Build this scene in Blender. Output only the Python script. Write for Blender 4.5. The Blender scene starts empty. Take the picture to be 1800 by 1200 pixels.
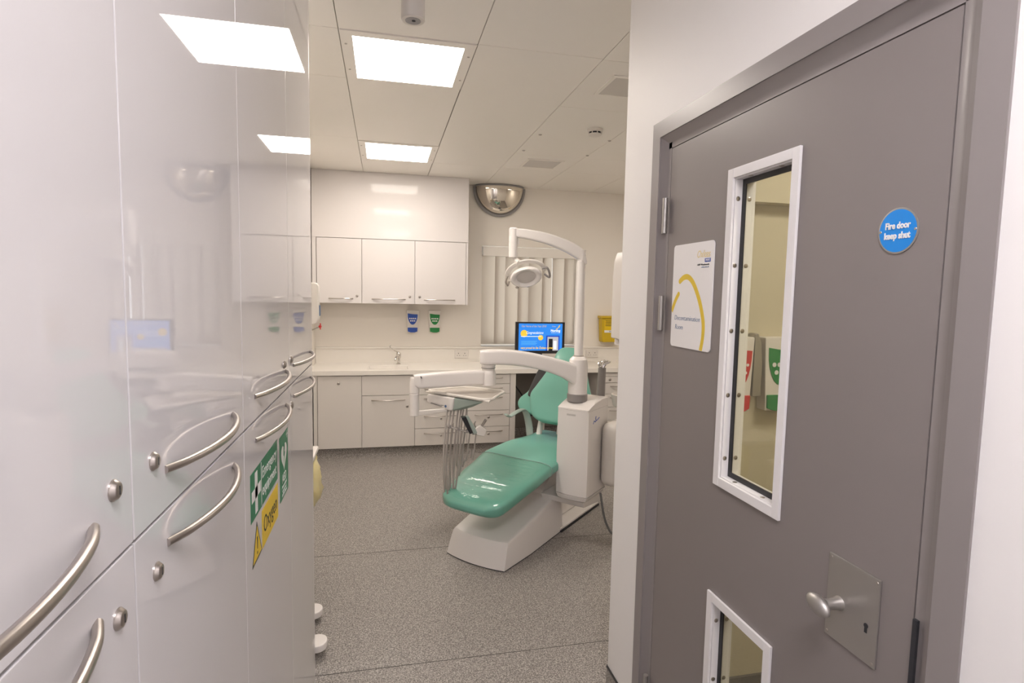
import bpy, bmesh, math, random
from mathutils import Vector, Matrix
random.seed(7)
S = bpy.context.scene
COL = S.collection
# ---------------------------------------------------------------- camera, world, exposure
F_PX = 999.66
YAW, PITCH, ROLL = 0.22203873, -0.08430128, 0.01967267
cam_d = bpy.data.cameras.new('camera'); cam = bpy.data.objects.new('camera', cam_d); COL.objects.link(cam)
cam_d.sensor_width = 36.0; cam_d.lens = 36.0 * F_PX / 1800.0; cam_d.clip_start = 0.02
fwd = Vector((math.sin(YAW)*math.cos(PITCH), math.cos(YAW)*math.cos(PITCH), math.sin(PITCH)))
r0 = Vector((math.cos(YAW), -math.sin(YAW), 0)); u0 = r0.cross(fwd)
rt = math.cos(ROLL)*r0 + math.sin(ROLL)*u0; up = -math.sin(ROLL)*r0 + math.cos(ROLL)*u0
M = Matrix((rt, up, -fwd)).transposed().to_4x4(); M.translation = Vector((0, 0, 1.62))
cam.matrix_world = M
S.camera = cam
w = bpy.data.worlds.new('sky'); S.world = w; w.use_nodes = True
w.node_tree.nodes['Background'].inputs['Color'].default_value = (0.86, 0.88, 0.90, 1)
w.node_tree.nodes['Background'].inputs['Strength'].default_value = 1.9
S.view_settings.view_transform = 'Standard'; S.view_settings.look = 'None'
S.view_settings.gamma = 1.0; S.view_settings.use_curve_mapping = False
S.view_settings.exposure = 1.13
PANEL_WARM = (1.0, 0.91, 0.82); PANEL_STRENGTH = 11.0
LOBBY_COL = (1.0, 0.955, 0.985); LOBBY_STRENGTH = 11.5

# ---------------------------------------------------------------- materials
def mat(name, col, rough=0.5, metal=0.0, spec=0.5, coat=0.0, emis=None, es=0.0, trans=0.0, alpha=1.0, ior=1.45, sss=0.0):
    m = bpy.data.materials.new(name); m.use_nodes = True
    b = m.node_tree.nodes['Principled BSDF']; I = b.inputs
    I['Base Color'].default_value = (*col, 1); I['Roughness'].default_value = rough; I['Metallic'].default_value = metal
    I['Specular IOR Level'].default_value = spec; I['Coat Weight'].default_value = coat; I['Coat Roughness'].default_value = 0.03
    I['Transmission Weight'].default_value = trans; I['Alpha'].default_value = alpha; I['IOR'].default_value = ior
    if emis: I['Emission Color'].default_value = (*emis, 1); I['Emission Strength'].default_value = es
    return m
def vary(m, col2, scale=3.0, lo=0.35, hi=0.65, detail=3.0, bump=0.0, bscale=200.0, gen=False):
    """soft procedural variation between the base colour and col2, optional fine bump"""
    nt = m.node_tree; N = nt.nodes; L = nt.links; b = N['Principled BSDF']
    tc = N.new('ShaderNodeTexCoord'); co = tc.outputs['Object']
    n = N.new('ShaderNodeTexNoise'); n.inputs['Scale'].default_value = scale; n.inputs['Detail'].default_value = detail
    L.new(co, n.inputs['Vector'])
    r = N.new('ShaderNodeValToRGB'); r.color_ramp.elements[0].position = lo; r.color_ramp.elements[1].position = hi
    r.color_ramp.elements[0].color = b.inputs['Base Color'].default_value; r.color_ramp.elements[1].color = (*col2, 1)
    L.new(n.outputs['Fac'], r.inputs['Fac']); L.new(r.outputs['Color'], b.inputs['Base Color'])
    if bump:
        n2 = N.new('ShaderNodeTexNoise'); n2.inputs['Scale'].default_value = bscale; n2.inputs['Detail'].default_value = 3
        L.new(co, n2.inputs['Vector']); bp = N.new('ShaderNodeBump'); bp.inputs['Strength'].default_value = bump; bp.inputs['Distance'].default_value = 0.002
        L.new(n2.outputs['Fac'], bp.inputs['Height']); L.new(bp.outputs['Normal'], b.inputs['Normal'])
    return m
m_wall = vary(mat('painted wall', (0.85, 0.80, 0.73), 0.55), (0.86, 0.81, 0.745), 2.0, bump=0.05, bscale=120)
m_lobby = vary(mat('lobby wall paint', (0.84, 0.82, 0.81), 0.5), (0.85, 0.83, 0.82), 2.0, bump=0.06, bscale=90)
m_ceil = vary(mat('ceiling panel', (0.90, 0.865, 0.81), 0.45), (0.905, 0.87, 0.82), 2.5)
m_gap = mat('panel gap', (0.40, 0.37, 0.34), 0.8)
m_gloss = vary(mat('gloss white laminate', (0.64, 0.62, 0.625), 0.018, spec=0.55), (0.645, 0.625, 0.63), 1.5)
m_unit = vary(mat('white unit laminate', (0.72, 0.68, 0.64), 0.28), (0.73, 0.69, 0.65), 2.0)
m_ugloss = vary(mat('white gloss wall unit', (0.74, 0.705, 0.695), 0.07, spec=0.16), (0.745, 0.71, 0.70), 2.0)
m_top = vary(mat('solid surface worktop', (0.84, 0.80, 0.74), 0.30), (0.85, 0.81, 0.755), 6.0)
m_dark = mat('dark gap', (0.03, 0.03, 0.035), 0.7)
m_steel = mat('brushed steel', (0.50, 0.46, 0.43), 0.30, 1.0)
m_chrome = mat('chrome', (0.75, 0.73, 0.71), 0.08, 1.0)
m_alu = mat('satin aluminium', (0.46, 0.44, 0.42), 0.42, 0.85)
m_door = vary(mat('grey door paint', (0.235, 0.208, 0.203), 0.34), (0.242, 0.213, 0.208), 3.0, bump=0.04, bscale=300)
m_frame = vary(mat('grey frame paint', (0.27, 0.243, 0.24), 0.33), (0.276, 0.249, 0.246), 3.0, bump=0.03, bscale=300)
m_bead = mat('white bead paint', (0.80, 0.78, 0.78), 0.35)
m_black = mat('black rubber', (0.02, 0.02, 0.022), 0.45)
m_plasticblk = mat('black plastic', (0.025, 0.025, 0.028), 0.3)
m_plastic = vary(mat('white dental enamel', (0.82, 0.78, 0.75), 0.22), (0.83, 0.79, 0.76), 3.0)
m_plastic2 = mat('off white plastic', (0.76, 0.72, 0.67), 0.35)
m_sage = mat('sage plastic', (0.36, 0.43, 0.39), 0.35)
m_greyring = mat('grey ring', (0.28, 0.26, 0.25), 0.4)
m_green = vary(mat('teal vinyl upholstery', (0.17, 0.43, 0.345), 0.33), (0.175, 0.44, 0.355), 4.0, bump=0.04, bscale=250)
m_hose = mat('grey hose', (0.42, 0.38, 0.35), 0.4)
m_tray = mat('tray mat', (0.50, 0.455, 0.41), 0.5)
m_yellowbin = mat('yellow bin plastic', (0.62, 0.42, 0.015), 0.35)
m_bag = vary(mat('pale yellow bag film', (0.78, 0.66, 0.30), 0.3), (0.82, 0.72, 0.42), 18, bump=0.6, bscale=30)
m_blue = mat('blue print', (0.03, 0.09, 0.42), 0.4)
m_greenp = mat('green print', (0.02, 0.24, 0.06), 0.4)
m_redp = mat('red print', (0.60, 0.03, 0.03), 0.4)
m_white = mat('white print', (0.85, 0.83, 0.82), 0.4)
m_navy = mat('navy print', (0.09, 0.16, 0.30), 0.5)
m_blackp = mat('black print', (0.02, 0.02, 0.02), 0.5)
m_gold = mat('golden yellow print', (0.78, 0.56, 0.04), 0.45)
m_goldpale = mat('pale gold print', (0.80, 0.66, 0.32), 0.45)
m_fire = mat('sky blue sign', (0.012, 0.25, 0.74), 0.4)
m_signgreen = mat('safety green', (0.015, 0.20, 0.09), 0.4)
m_signyel = mat('safety yellow', (0.80, 0.55, 0.01), 0.4)
m_beige = mat('beige wall', (0.62, 0.56, 0.42), 0.6)
m_kick = mat('kick vinyl', (0.16, 0.145, 0.13), 0.5)
m_vent = mat('grey diffuser', (0.60, 0.57, 0.54), 0.3)
m_lens = mat('grey lens', (0.35, 0.34, 0.35), 0.2)
m_mirror = mat('acrylic mirror', (0.75, 0.70, 0.62), 0.03, 1.0)
m_rim = mat('grey mirror rim', (0.30, 0.29, 0.29), 0.35)
m_blind = None
m_light = mat('ceiling light diffuser', (1, 1, 1), 0.5, emis=PANEL_WARM, es=PANEL_STRENGTH)
m_light2 = mat('unseen light diffuser', (1, 1, 1), 0.5, emis=LOBBY_COL, es=LOBBY_STRENGTH)
def glassy(name, tint, gloss=0.06, rough=0.02, bump=None):
    m = bpy.data.materials.new(name); m.use_nodes = True; nt = m.node_tree; N = nt.nodes; L = nt.links
    N.remove(N['Principled BSDF']); out = N['Material Output']
    t = N.new('ShaderNodeBsdfTransparent'); t.inputs['Color'].default_value = (*tint, 1)
    g = N.new('ShaderNodeBsdfGlossy'); g.inputs['Roughness'].default_value = rough
    lw = N.new('ShaderNodeLayerWeight'); lw.inputs['Blend'].default_value = 0.5; fr = N.new('ShaderNodeMath'); fr.operation = 'POWER'; fr.inputs[1].default_value = 4.0; L.new(lw.outputs['Facing'], fr.inputs[0])
    mx = N.new('ShaderNodeMixShader'); ad = N.new('ShaderNodeMath'); ad.operation = 'ADD'; ad.inputs[1].default_value = gloss; ad.use_clamp = True
    L.new(fr.outputs['Value'], ad.inputs[0]); L.new(ad.outputs['Value'], mx.inputs['Fac'])
    L.new(t.outputs['BSDF'], mx.inputs[1]); L.new(g.outputs['BSDF'], mx.inputs[2]); L.new(mx.outputs['Shader'], out.inputs['Surface'])
    if bump:
        tc = N.new('ShaderNodeTexCoord'); mp = N.new('ShaderNodeMapping'); mp.inputs['Scale'].default_value = bump[0]
        mp2 = N.new('ShaderNodeMapping'); mp2.inputs['Rotation'].default_value = (0, 0, bump[2])
        n = N.new('ShaderNodeTexNoise'); n.inputs['Scale'].default_value = 1.0; n.inputs['Detail'].default_value = 3
        b = N.new('ShaderNodeBump'); b.inputs['Strength'].default_value = bump[1]; b.inputs['Distance'].default_value = 0.01
        L.new(tc.outputs['Object'], mp2.inputs['Vector']); L.new(mp2.outputs['Vector'], mp.inputs['Vector']); L.new(mp.outputs['Vector'], n.inputs['Vector'])
        L.new(n.outputs['Fac'], b.inputs['Height']); L.new(b.outputs['Normal'], g.inputs['Normal'])
    return m
m_glass = glassy('door glass', (0.86, 0.85, 0.76), 0.02)
m_winglass = glassy('window glass', (0.95, 0.97, 0.97), 0.0)
m_film = glassy('clear cover film', (0.93, 0.97, 0.95), 0.05, 0.03, ((34, 3.5, 3.5), 0.45, -0.777))
m_clear = glassy('clear plastic', (0.9, 0.9, 0.9), 0.08, 0.08, ((30, 30, 30), 0.6, 0))
# floor: grey speckled safety vinyl
m_floor = mat('speckled vinyl', (0.2, 0.2, 0.2), 0.42, spec=0.35)
def floor_nodes(m):
    nt = m.node_tree; N = nt.nodes; L = nt.links; b = N['Principled BSDF']
    tc = N.new('ShaderNodeTexCoord')
    n = N.new('ShaderNodeTexNoise'); n.inputs['Scale'].default_value = 165; n.inputs['Detail'].default_value = 4; n.inputs['Roughness'].default_value = 0.75
    L.new(tc.outputs['Object'], n.inputs['Vector'])
    r = N.new('ShaderNodeValToRGB'); e = r.color_ramp.elements
    e[0].position = 0.39; e[0].color = (0.13, 0.119, 0.11, 1); e[1].position = 0.61; e[1].color = (0.54, 0.50, 0.46, 1)
    x = e.new(0.5); x.color = (0.27, 0.247, 0.230, 1)
    L.new(n.outputs['Fac'], r.inputs['Fac'])
    n2 = N.new('ShaderNodeTexNoise'); n2.inputs['Scale'].default_value = 1.2; n2.inputs['Detail'].default_value = 2
    L.new(tc.outputs['Object'], n2.inputs['Vector'])
    mr = N.new('ShaderNodeMapRange'); mr.inputs['To Min'].default_value = 0.94; mr.inputs['To Max'].default_value = 1.06
    L.new(n2.outputs['Fac'], mr.inputs['Value'])
    mx = N.new('ShaderNodeMix'); mx.data_type = 'RGBA'; mx.blend_type = 'MULTIPLY'; mx.inputs[0].default_value = 1
    L.new(r.outputs['Color'], mx.inputs[6]); L.new(mr.outputs['Result'], mx.inputs[7]); L.new(mx.outputs[2], b.inputs['Base Color'])
floor_nodes(m_floor)

# ---------------------------------------------------------------- mesh collector
class MB:
    def __init__(s): s.bm = bmesh.new()
    def _add(s, verts, faces):
        vs = [s.bm.verts.new(v) for v in verts]
        for f in faces:
            try: s.bm.faces.new([vs[i] for i in f])
            except ValueError: pass
        return vs
    def box(s, x0, x1, y0, y1, z0, z1, bev=0.0, R=None, seg=2):
        t = bmesh.new(); r = bmesh.ops.create_cube(t, size=1)
        for v in t.verts:
            v.co = Vector(((x0+x1)/2 + v.co.x*(x1-x0), (y0+y1)/2 + v.co.y*(y1-y0), (z0+z1)/2 + v.co.z*(z1-z0)))
        if bev: bmesh.ops.bevel(t, geom=t.edges[:], offset=bev, segments=seg, affect='EDGES', profile=0.5)
        s.merge(t, R); return s
    def merge(s, t, R=None):
        if R is not None: bmesh.ops.transform(t, matrix=R, verts=t.verts)
        me = bpy.data.meshes.new('tmp'); t.to_mesh(me); t.free(); s.bm.from_mesh(me); bpy.data.meshes.remove(me)
    def prism(s, pts, vec, bev=0.0, R=None, seg=2):
        """polygon pts (3-D) extruded by vec"""
        t = bmesh.new(); vs = [t.verts.new(p) for p in pts]; f = t.faces.new(vs)
        r = bmesh.ops.extrude_face_region(t, geom=[f])
        bmesh.ops.translate(t, vec=Vector(vec), verts=[e for e in r['geom'] if isinstance(e, bmesh.types.BMVert)])
        bmesh.ops.recalc_face_normals(t, faces=t.faces[:])
        if bev: bmesh.ops.bevel(t, geom=t.edges[:], offset=bev, segments=seg, affect='EDGES', profile=0.5)
        s.merge(t, R); return s
    def hull(s, pts, bev=0.0, seg=2):
        t = bmesh.new(); [t.verts.new(p) for p in pts]
        r = bmesh.ops.convex_hull(t, input=t.verts[:])
        bmesh.ops.dissolve_limit(t, angle_limit=0.02, verts=t.verts[:], edges=t.edges[:])
        if bev: bmesh.ops.bevel(t, geom=t.edges[:], offset=bev, segments=seg, affect='EDGES', profile=0.5)
        s.merge(t); return s
    def lathe(s, base, axis, prof, seg=28):
        """prof: list of (radius, distance along axis)"""
        a = Vector(axis).normalized(); q = a.orthogonal().normalized(); p = a.cross(q); base = Vector(base)
        rings = []
        for r, d in prof:
            if r < 1e-6: rings.append([s.bm.verts.new(base + a*d)])
            else: rings.append([s.bm.verts.new(base + a*d + (q*math.cos(2*math.pi*k/seg) + p*math.sin(2*math.pi*k/seg))*r) for k in range(seg)])
        for A, B in zip(rings, rings[1:]):
            for k in range(seg):
                k2 = (k+1) % seg
                if len(A) == 1 and len(B) == 1: continue
                if len(A) == 1: s.bm.faces.new((A[0], B[k], B[k2]))
                elif len(B) == 1: s.bm.faces.new((A[k], B[0], A[k2]))
                else: s.bm.faces.new((A[k], B[k], B[k2], A[k2]))
        if len(rings[0]) > 1: s.bm.faces.new(rings[0])
        if len(rings[-1]) > 1: s.bm.faces.new(rings[-1])
        return s
    def cyl(s, p0, p1, r0, r1=None, seg=24, bev=0.0):
        p0 = Vector(p0); p1 = Vector(p1); L = (p1-p0).length; r1 = r0 if r1 is None else r1
        if bev: pr = [(r0-bev, 0), (r0, bev), (r1, L-bev), (r1-bev, L)]
        else: pr = [(r0, 0), (r1, L)]
        return s.lathe(p0, p1-p0, pr, seg)
    def tube(s, pts, r, seg=10, sx=1.0, upv=None, smooth=3, rad=None):
        """smooth tube through pts; sx flattens; rad: radius per control point"""
        P = [Vector(p) for p in pts]; rr = rad or [r]*len(P)
        Q = []; RR = []
        for i in range(len(P)-1):
            a = P[max(i-1, 0)]; b = P[i]; c = P[i+1]; d = P[min(i+2, len(P)-1)]
            for k in range(smooth):
                t = k/smooth
                Q.append(0.5*((2*b) + (-a+c)*t + (2*a-5*b+4*c-d)*t*t + (-a+3*b-3*c+d)*t**3)); RR.append(rr[i]*(1-t)+rr[i+1]*t)
        Q.append(P[-1]); RR.append(rr[-1])
        prev = None; rings = []
        for i, q in enumerate(Q):
            t = (Q[min(i+1, len(Q)-1)] - Q[max(i-1, 0)]).normalized()
            if prev is None: n = (Vector(upv) if upv else t.orthogonal()); n = (n - t*n.dot(t)).normalized()
            else: n = (prev - t*prev.dot(t)).normalized()
            if upv: n = Vector(upv); n = (n - t*n.dot(t)).normalized()
            prev = n; b = t.cross(n)
            rings.append([s.bm.verts.new(q + (n*math.cos(2*math.pi*k/seg) + b*math.sin(2*math.pi*k/seg)*sx)*RR[i]) for k in range(seg)])
        for A, B in zip(rings, rings[1:]):
            for k in range(seg): s.bm.faces.new((A[k], A[(k+1) % seg], B[(k+1) % seg], B[k]))
        s.bm.faces.new(rings[0][::-1]); s.bm.faces.new(rings[-1])
        return s
    def loft(s, rings, cap=True):
        R = [[s.bm.verts.new(p) for p in r] for r in rings]; n = len(R[0])
        for A, B in zip(R, R[1:]):
            for k in range(n): s.bm.faces.new((A[k], A[(k+1) % n], B[(k+1) % n], B[k]))
        if cap: s.bm.faces.new(R[0][::-1]); s.bm.faces.new(R[-1])
        return s
    def ellipsoid(s, c, rx, ry, rz, R=None, u=20, v=12):
        t = bmesh.new(); bmesh.ops.create_uvsphere(t, u_segments=u, v_segments=v, radius=1)
        for q in t.verts: q.co = Vector((q.co.x*rx, q.co.y*ry, q.co.z*rz))
        if R is not None: bmesh.ops.transform(t, matrix=R.to_4x4(), verts=t.verts)
        bmesh.ops.translate(t, vec=Vector(c), verts=t.verts); s.merge(t); return s
    def build(s, name, m, parent=None, smooth=True, angle=35, label=None):
        bm = s.bm; bmesh.ops.recalc_face_normals(bm, faces=bm.faces[:])
        if smooth:
            for f in bm.faces: f.smooth = True
            ca = math.radians(angle)
            for e in bm.edges:
                if len(e.link_faces) == 2 and e.calc_face_angle(0) > ca: e.smooth = False
        me = bpy.data.meshes.new(name); 
        if parent is None:
            xs = [v.co for v in bm.verts]
            off = Vector(((min(v.x for v in xs)+max(v.x for v in xs))/2, (min(v.y for v in xs)+max(v.y for v in xs))/2, min(v.z for v in xs)))
        else: off = world_loc(parent)
        bmesh.ops.translate(bm, vec=-off, verts=bm.verts)
        bm.to_mesh(me); bm.free(); me.materials.append(m)
        o = bpy.data.objects.new(name, me); COL.objects.link(o)
        if parent is None: o.location = off
        else: o.parent = parent
        if smooth:
            wn_ = o.modifiers.new('weighted normals', 'WEIGHTED_NORMAL'); wn_.keep_sharp = True; wn_.weight = 90
        if label: o['label'] = label
        return o
def world_loc(o):
    v = Vector(o.location)
    while o.parent: o = o.parent; v += o.location
    return v
def tag(o, label, cat, group=None, kind=None):
    o['label'] = label; o['category'] = cat
    if group: o['group'] = group
    if kind: o['kind'] = kind
    return o
def thing(name, label, cat, loc=(0, 0, 0), group=None):
    o = bpy.data.objects.new(name, None); COL.objects.link(o); o.location = loc; o.empty_display_size = 0.1
    return tag(o, label, cat, group)
def struct(o, label=None):
    o['kind'] = 'structure'
    if label: o['label'] = label
    return o
def sempty(name, loc=(0, 0, 0), label=None):
    o = bpy.data.objects.new(name, None); COL.objects.link(o); o.location = loc; o.empty_display_size = 0.1
    return struct(o, label)
def box(name, m, parent, *a, bev=0.0, label=None, smooth=True): return MB().box(*a, bev=bev).build(name, m, parent, smooth, label=label)
def basis(ex, ey, origin):
    ex = Vector(ex).normalized(); ey = Vector(ey).normalized(); ez = ex.cross(ey)
    Mx = Matrix((ex, ey, ez)).transposed().to_4x4(); Mx.translation = Vector(origin); return Mx
def text(name, body, size, B, m, parent, align='CENTER', shear=0.0, bold=0.0, width=None, ext=0.0004, space=1.0):
    """real lettering: text laid in the x-y plane of the basis B"""
    c = bpy.data.curves.new(name, 'FONT'); c.body = body; c.size = size; c.align_x = align; c.align_y = 'CENTER'
    c.extrude = ext; c.shear = shear; c.offset = bold; c.resolution_u = 3; c.space_character = space
    t = bpy.data.objects.new('tmp_text', c); COL.objects.link(t)
    bpy.context.view_layer.update()
    dg = bpy.context.evaluated_depsgraph_get(); me = bpy.data.meshes.new_from_object(t.evaluated_get(dg))
    bpy.data.objects.remove(t); bpy.data.curves.remove(c)
    if width and len(me.vertices):
        xs = [v.co.x for v in me.vertices]; k = width/(max(xs)-min(xs))
        for v in me.vertices: v.co.x *= k
    me.transform(Matrix.Translation(-world_loc(parent)) @ B)
    me.materials.clear(); me.materials.append(m)
    o = bpy.data.objects.new(name, me); COL.objects.link(o); o.parent = parent
    return o

# ================================================================ room shell
XL, XR, YB, HC = -0.70, 3.20, 6.20, 2.775         # left wall, right wall, back wall, ceiling
XW = 0.897                                        # face of the wall that holds the grey door
WE = 2.07                                         # its free end
struct(MB().box(-0.85, 3.3, -1.3, 6.35, -0.08, 0.0).build('floor', m_floor), 'grey speckled safety vinyl floor')
mm = MB()
for sy in (3.51, 2.385): mm.box(-0.695, 0.89 if sy < 2 else 3.19, sy-0.0015, sy+0.0015, 0.0002, 0.0012)
struct(mm.build('trim_1', mat('weld seam', (0.12, 0.11, 0.10), 0.5)), 'thin welded seams across the vinyl floor')
# ceiling: panels with narrow gaps over a dark backing
mc = MB()
xs = [-0.85, -0.20, 0.427, 1.052, 1.652, 2.28, 2.9, 3.3]
ys = [-1.3, -0.33, 0.90, 2.12, 2.737, 3.325, 4.66, 5.30, 6.35]
for i in range(len(xs)-1):
    if i == 0: yy = [-1.3, 0.3, 1.5, 2.737, 3.34, 4.6, 5.9, 6.35]
    elif i == 1: yy = [-1.3, 0.1, 1.35, 2.737, 4.66, 5.90, 6.35]
    elif i == 2: yy = [-1.3, 0.25, 1.5, 2.737, 5.26, 6.35]
    else: yy = [-1.3, 0.25, 1.5, 2.745, 3.47, 4.70, 5.26, 6.35]
    for j in range(len(yy)-1):
        g = 0.0016; gr = 0.0045 if i == 1 and 2.7 < yy[j] < 5.0 else 0.0016
        mc.box(xs[i]+g, xs[i+1]-gr, yy[j]+g, yy[j+1]-g, HC, HC+0.012, bev=0.0012, seg=1)
ceil = struct(mc.build('ceiling', m_ceil), 'off-white panelled ceiling')
MB().box(-0.9, 3.35, -1.35, 6.4, HC+0.0125, HC+0.06).build('backing', m_gap, ceil)
struct(MB().box(XL-0.12, XL, 2.40, YB+0.12, 0, HC).build('wall_left', m_wall), 'left wall of the surgery')
struct(MB().box(XL-0.14, -0.30, -1.3, 0.125, 0, HC).build('wall_lobby', m_lobby), 'wall before the tall cabinets')
struct(MB().box(XL-0.14, 3.3, -1.42, -1.3, 0, HC).build('wall_front', m_lobby), 'wall behind the viewer')
# back wall with window opening
WX0, WX1, WZ0, WZ1 = 1.045, 2.150, 1.045, 2.135
mb = MB()
mb.box(XL-0.12, WX0, YB, YB+0.14, 0, HC); mb.box(WX1, XR+0.12, YB, YB+0.14, 0, HC)
mb.box(WX0, WX1, YB, YB+0.14, 0, WZ0); mb.box(WX0, WX1, YB, YB+0.14, WZ1, HC)
struct(mb.build('wall_back', m_wall), 'back wall with the window')
struct(MB().box(XR, XR+0.12, WE, YB+0.12, 0, HC).build('wall_right', m_wall), 'right wall of the surgery')
# wall with the door: opening Y .70 .. 1.815, z < 2.18
DY0, DY1, DZ = 0.70, 1.815, 2.178
mb = MB()
mb.box(XW, XW+0.12, -1.3, DY0, 0, HC); mb.box(XW, XW+0.12, DY1, WE, 0, HC); mb.box(XW, XW+0.12, DY0, DY1, DZ, HC)
mb.box(XW+0.12, XR+0.12, 1.93, WE, 0, HC)
struct(mb.build('wall_door', m_lobby), 'white wall around the grey door')
# decontamination room behind the door
mb = MB(); mb.box(XW+0.121, 3.2, 1.918, 1.9295, 0, HC); mb.box(2.6, 2.7, -0.3, 1.918, 0, HC); mb.box(XW+0.121, 2.7, -0.4, -0.3, 0, HC)
struct(mb.build('wall_decontamination', m_beige), 'beige wall of the room behind the door')
struct(box('baseboard_decontamination', m_kick, None, XW+0.13, 2.6, 1.906, 1.9175, 0, 0.10))
struct(box('trim_2', m_beige, None, XW+0.13, 2.6, 1.86, 1.9175, 1.97, 2.775), 'boxed soffit in the room behind the door')
# skirtings: coved vinyl + black capping strip
def skirt(name, x0, x1, y0, y1, cx0, cx1, cy0, cy1):
    r = sempty(name, ((x0+x1)/2, (y0+y1)/2, 0)); box('vinyl_upstand', m_floor, r, x0, x1, y0, y1, 0.0, 0.10)
    box('capping_strip', m_black, r, cx0, cx1, cy0, cy1, 0.10, 0.107)
skirt('baseboard_door_wall', XW-0.004, XW-0.0005, 1.836, WE, XW-0.006, XW-0.0005, 1.836, WE)
skirt('baseboard_wall_end', XW, 3.19, WE+0.0005, WE+0.004, XW, 3.19, WE+0.0005, WE+0.006)
skirt('baseboard_lobby', XW-0.004, XW-0.0005, -1.29, 0.678, XW-0.006, XW-0.0005, -1.29, 0.678)
skirt('baseboard_back', 1.31, 2.19, 6.193, 6.1995, 1.31, 2.19, 6.190, 6.1995)

# ================================================================ ceiling lights
def light(label, x0, x1, y0, y1, m, group='square ceiling light panels', screws=True):
    t = thing('ceiling_light', label, 'ceiling light', ((x0+x1)/2, (y0+y1)/2, HC), group)
    fr = 0.052
    f = MB()
    for a in ((x0-fr, x0, y0-0.05, y1+0.02), (x1, x1+fr, y0-0.05, y1+0.02), (x0, x1, y0-0.05, y0), (x0, x1, y1, y1+0.02)):
        f.box(a[0], a[1], a[2], a[3], HC-0.004, HC-0.0005)
    f.build('frame', m_ceil, t)
    box('diffuser', m, t, x0, x1, y0, y1, HC-0.003, HC-0.0005)
    if screws:
        for sx in (x0-0.034, x1+0.031):
            for sy in (y0+0.092, y1-0.115): MB().cyl((sx, sy, HC-0.006), (sx, sy, HC-0.004), 0.006, seg=12).build('screw', m_steel, t)
light('bright square ceiling light nearest the doorway', -0.142, 0.372, 2.79, 3.315, m_light)
light('bright square ceiling light farther back near the wall cupboards', -0.144, 0.372, 4.71, 5.25, m_light)
light('unseen ceiling light added over the right side of the room', 2.36, 2.82, 3.95, 4.45, m_light, screws=False)  # added out of view as extra room light
light('unseen ceiling light added to brighten the room behind the grey door', 1.30, 1.85, 0.35, 0.95, m_light2, screws=False)  # added to lift the dark room behind the glass, itself never visible
light('unseen fill light added above the lobby by the grey door', -0.05, 0.50, -0.45, 0.25, m_light2, screws=False)  # soft fill added overhead, out of frame, in place of a camera flash
def vent(label, x0, x1, y0, y1):
    t = thing('ceiling_vent', label, 'ceiling vent', ((x0+x1)/2, (y0+y1)/2, HC), 'grey square ceiling diffusers')
    f = MB()
    for a in ((x0-0.02, x0, y0-0.02, y1+0.02), (x1, x1+0.02, y0-0.02, y1+0.02), (x0, x1, y0-0.02, y0), (x0, x1, y1, y1+0.02)): f.box(a[0], a[1], a[2], a[3], HC-0.006, HC-0.0005)
    f.build('frame', m_ceil, t)
    g = MB().box(x0, x1, y0, y1, HC-0.004, HC-0.001)
    g.build('diffuser', m_vent, t)
vent('grey square ceiling diffuser beyond the smoke detector', 1.222, 1.512, 4.86, 5.14)
vent('grey ceiling diffuser cut off by the white wall edge', 1.20, 1.51, 2.93, 3.19)
t = thing('cylinder_downlight', 'white cylinder fitting hanging from the ceiling at the top', 'ceiling fitting', (0.102, 2.19, HC))
MB().lathe((0.102, 2.19, 2.60), (0, 0, 1), [(0.030, 0.0), (0.0405, 0.0), (0.043, 0.003), (0.043, 0.1745)], 36).build('housing', m_plastic2, t)
MB().lathe((0.102, 2.19, 2.598), (0, 0, 1), [(0.0, 0.0), (0.028, 0.001), (0.0295, 0.006)], 30).build('lens', m_lens, t)
MB().lathe((0.104, 2.185, 2.5965), (0, 0, 1), [(0.0, 0.0), (0.007, 0.0005), (0.007, 0.0015)], 12).build('sensor', m_dark, t)
t = thing('smoke_detector', 'round white smoke detector on the ceiling', 'smoke detector', (1.44, 3.87, HC))
c = (1.44, 3.87, HC)
MB().lathe(c, (0, 0, -1), [(0.055, 0.0005), (0.055, 0.012), (0.050, 0.014), (0.050, 0.022)], 32).build('base', m_plastic2, t)
MB().lathe(c, (0, 0, -1), [(0.044, 0.022), (0.044, 0.034)], 32).build('sensing_slots', m_dark, t)
mb = MB().lathe(c, (0, 0, -1), [(0.049, 0.034), (0.046, 0.041), (0.03, 0.048), (0.0, 0.05)], 32)
for k in range(8):
    a = k*math.pi/4; mb.cyl((c[0]+0.0455*math.cos(a), c[1]+0.0455*math.sin(a), HC-0.021), (c[0]+0.0455*math.cos(a), c[1]+0.0455*math.sin(a), HC-0.035), 0.004, seg=8)
mb.build('cap', m_plastic2, t)
for (sx, sy, lb) in ((1.107, 4.106, 'nearest the smoke detector on the left'), (1.102, 4.587, 'beside the far ceiling diffuser'), (1.648, 4.116, 'right of the smoke detector'), (1.648, 4.593, 'right of the far ceiling diffuser')):
    tag(MB().lathe((sx, sy, HC), (0, 0, -1), [(0.013, 0.0005), (0.012, 0.004), (0.005, 0.007), (0, 0.008)], 14).build('ceiling_stud', m_steel), 'small metal fixing stud on the ceiling, ' + lb, 'ceiling stud', 'ceiling panel fixing studs')

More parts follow.
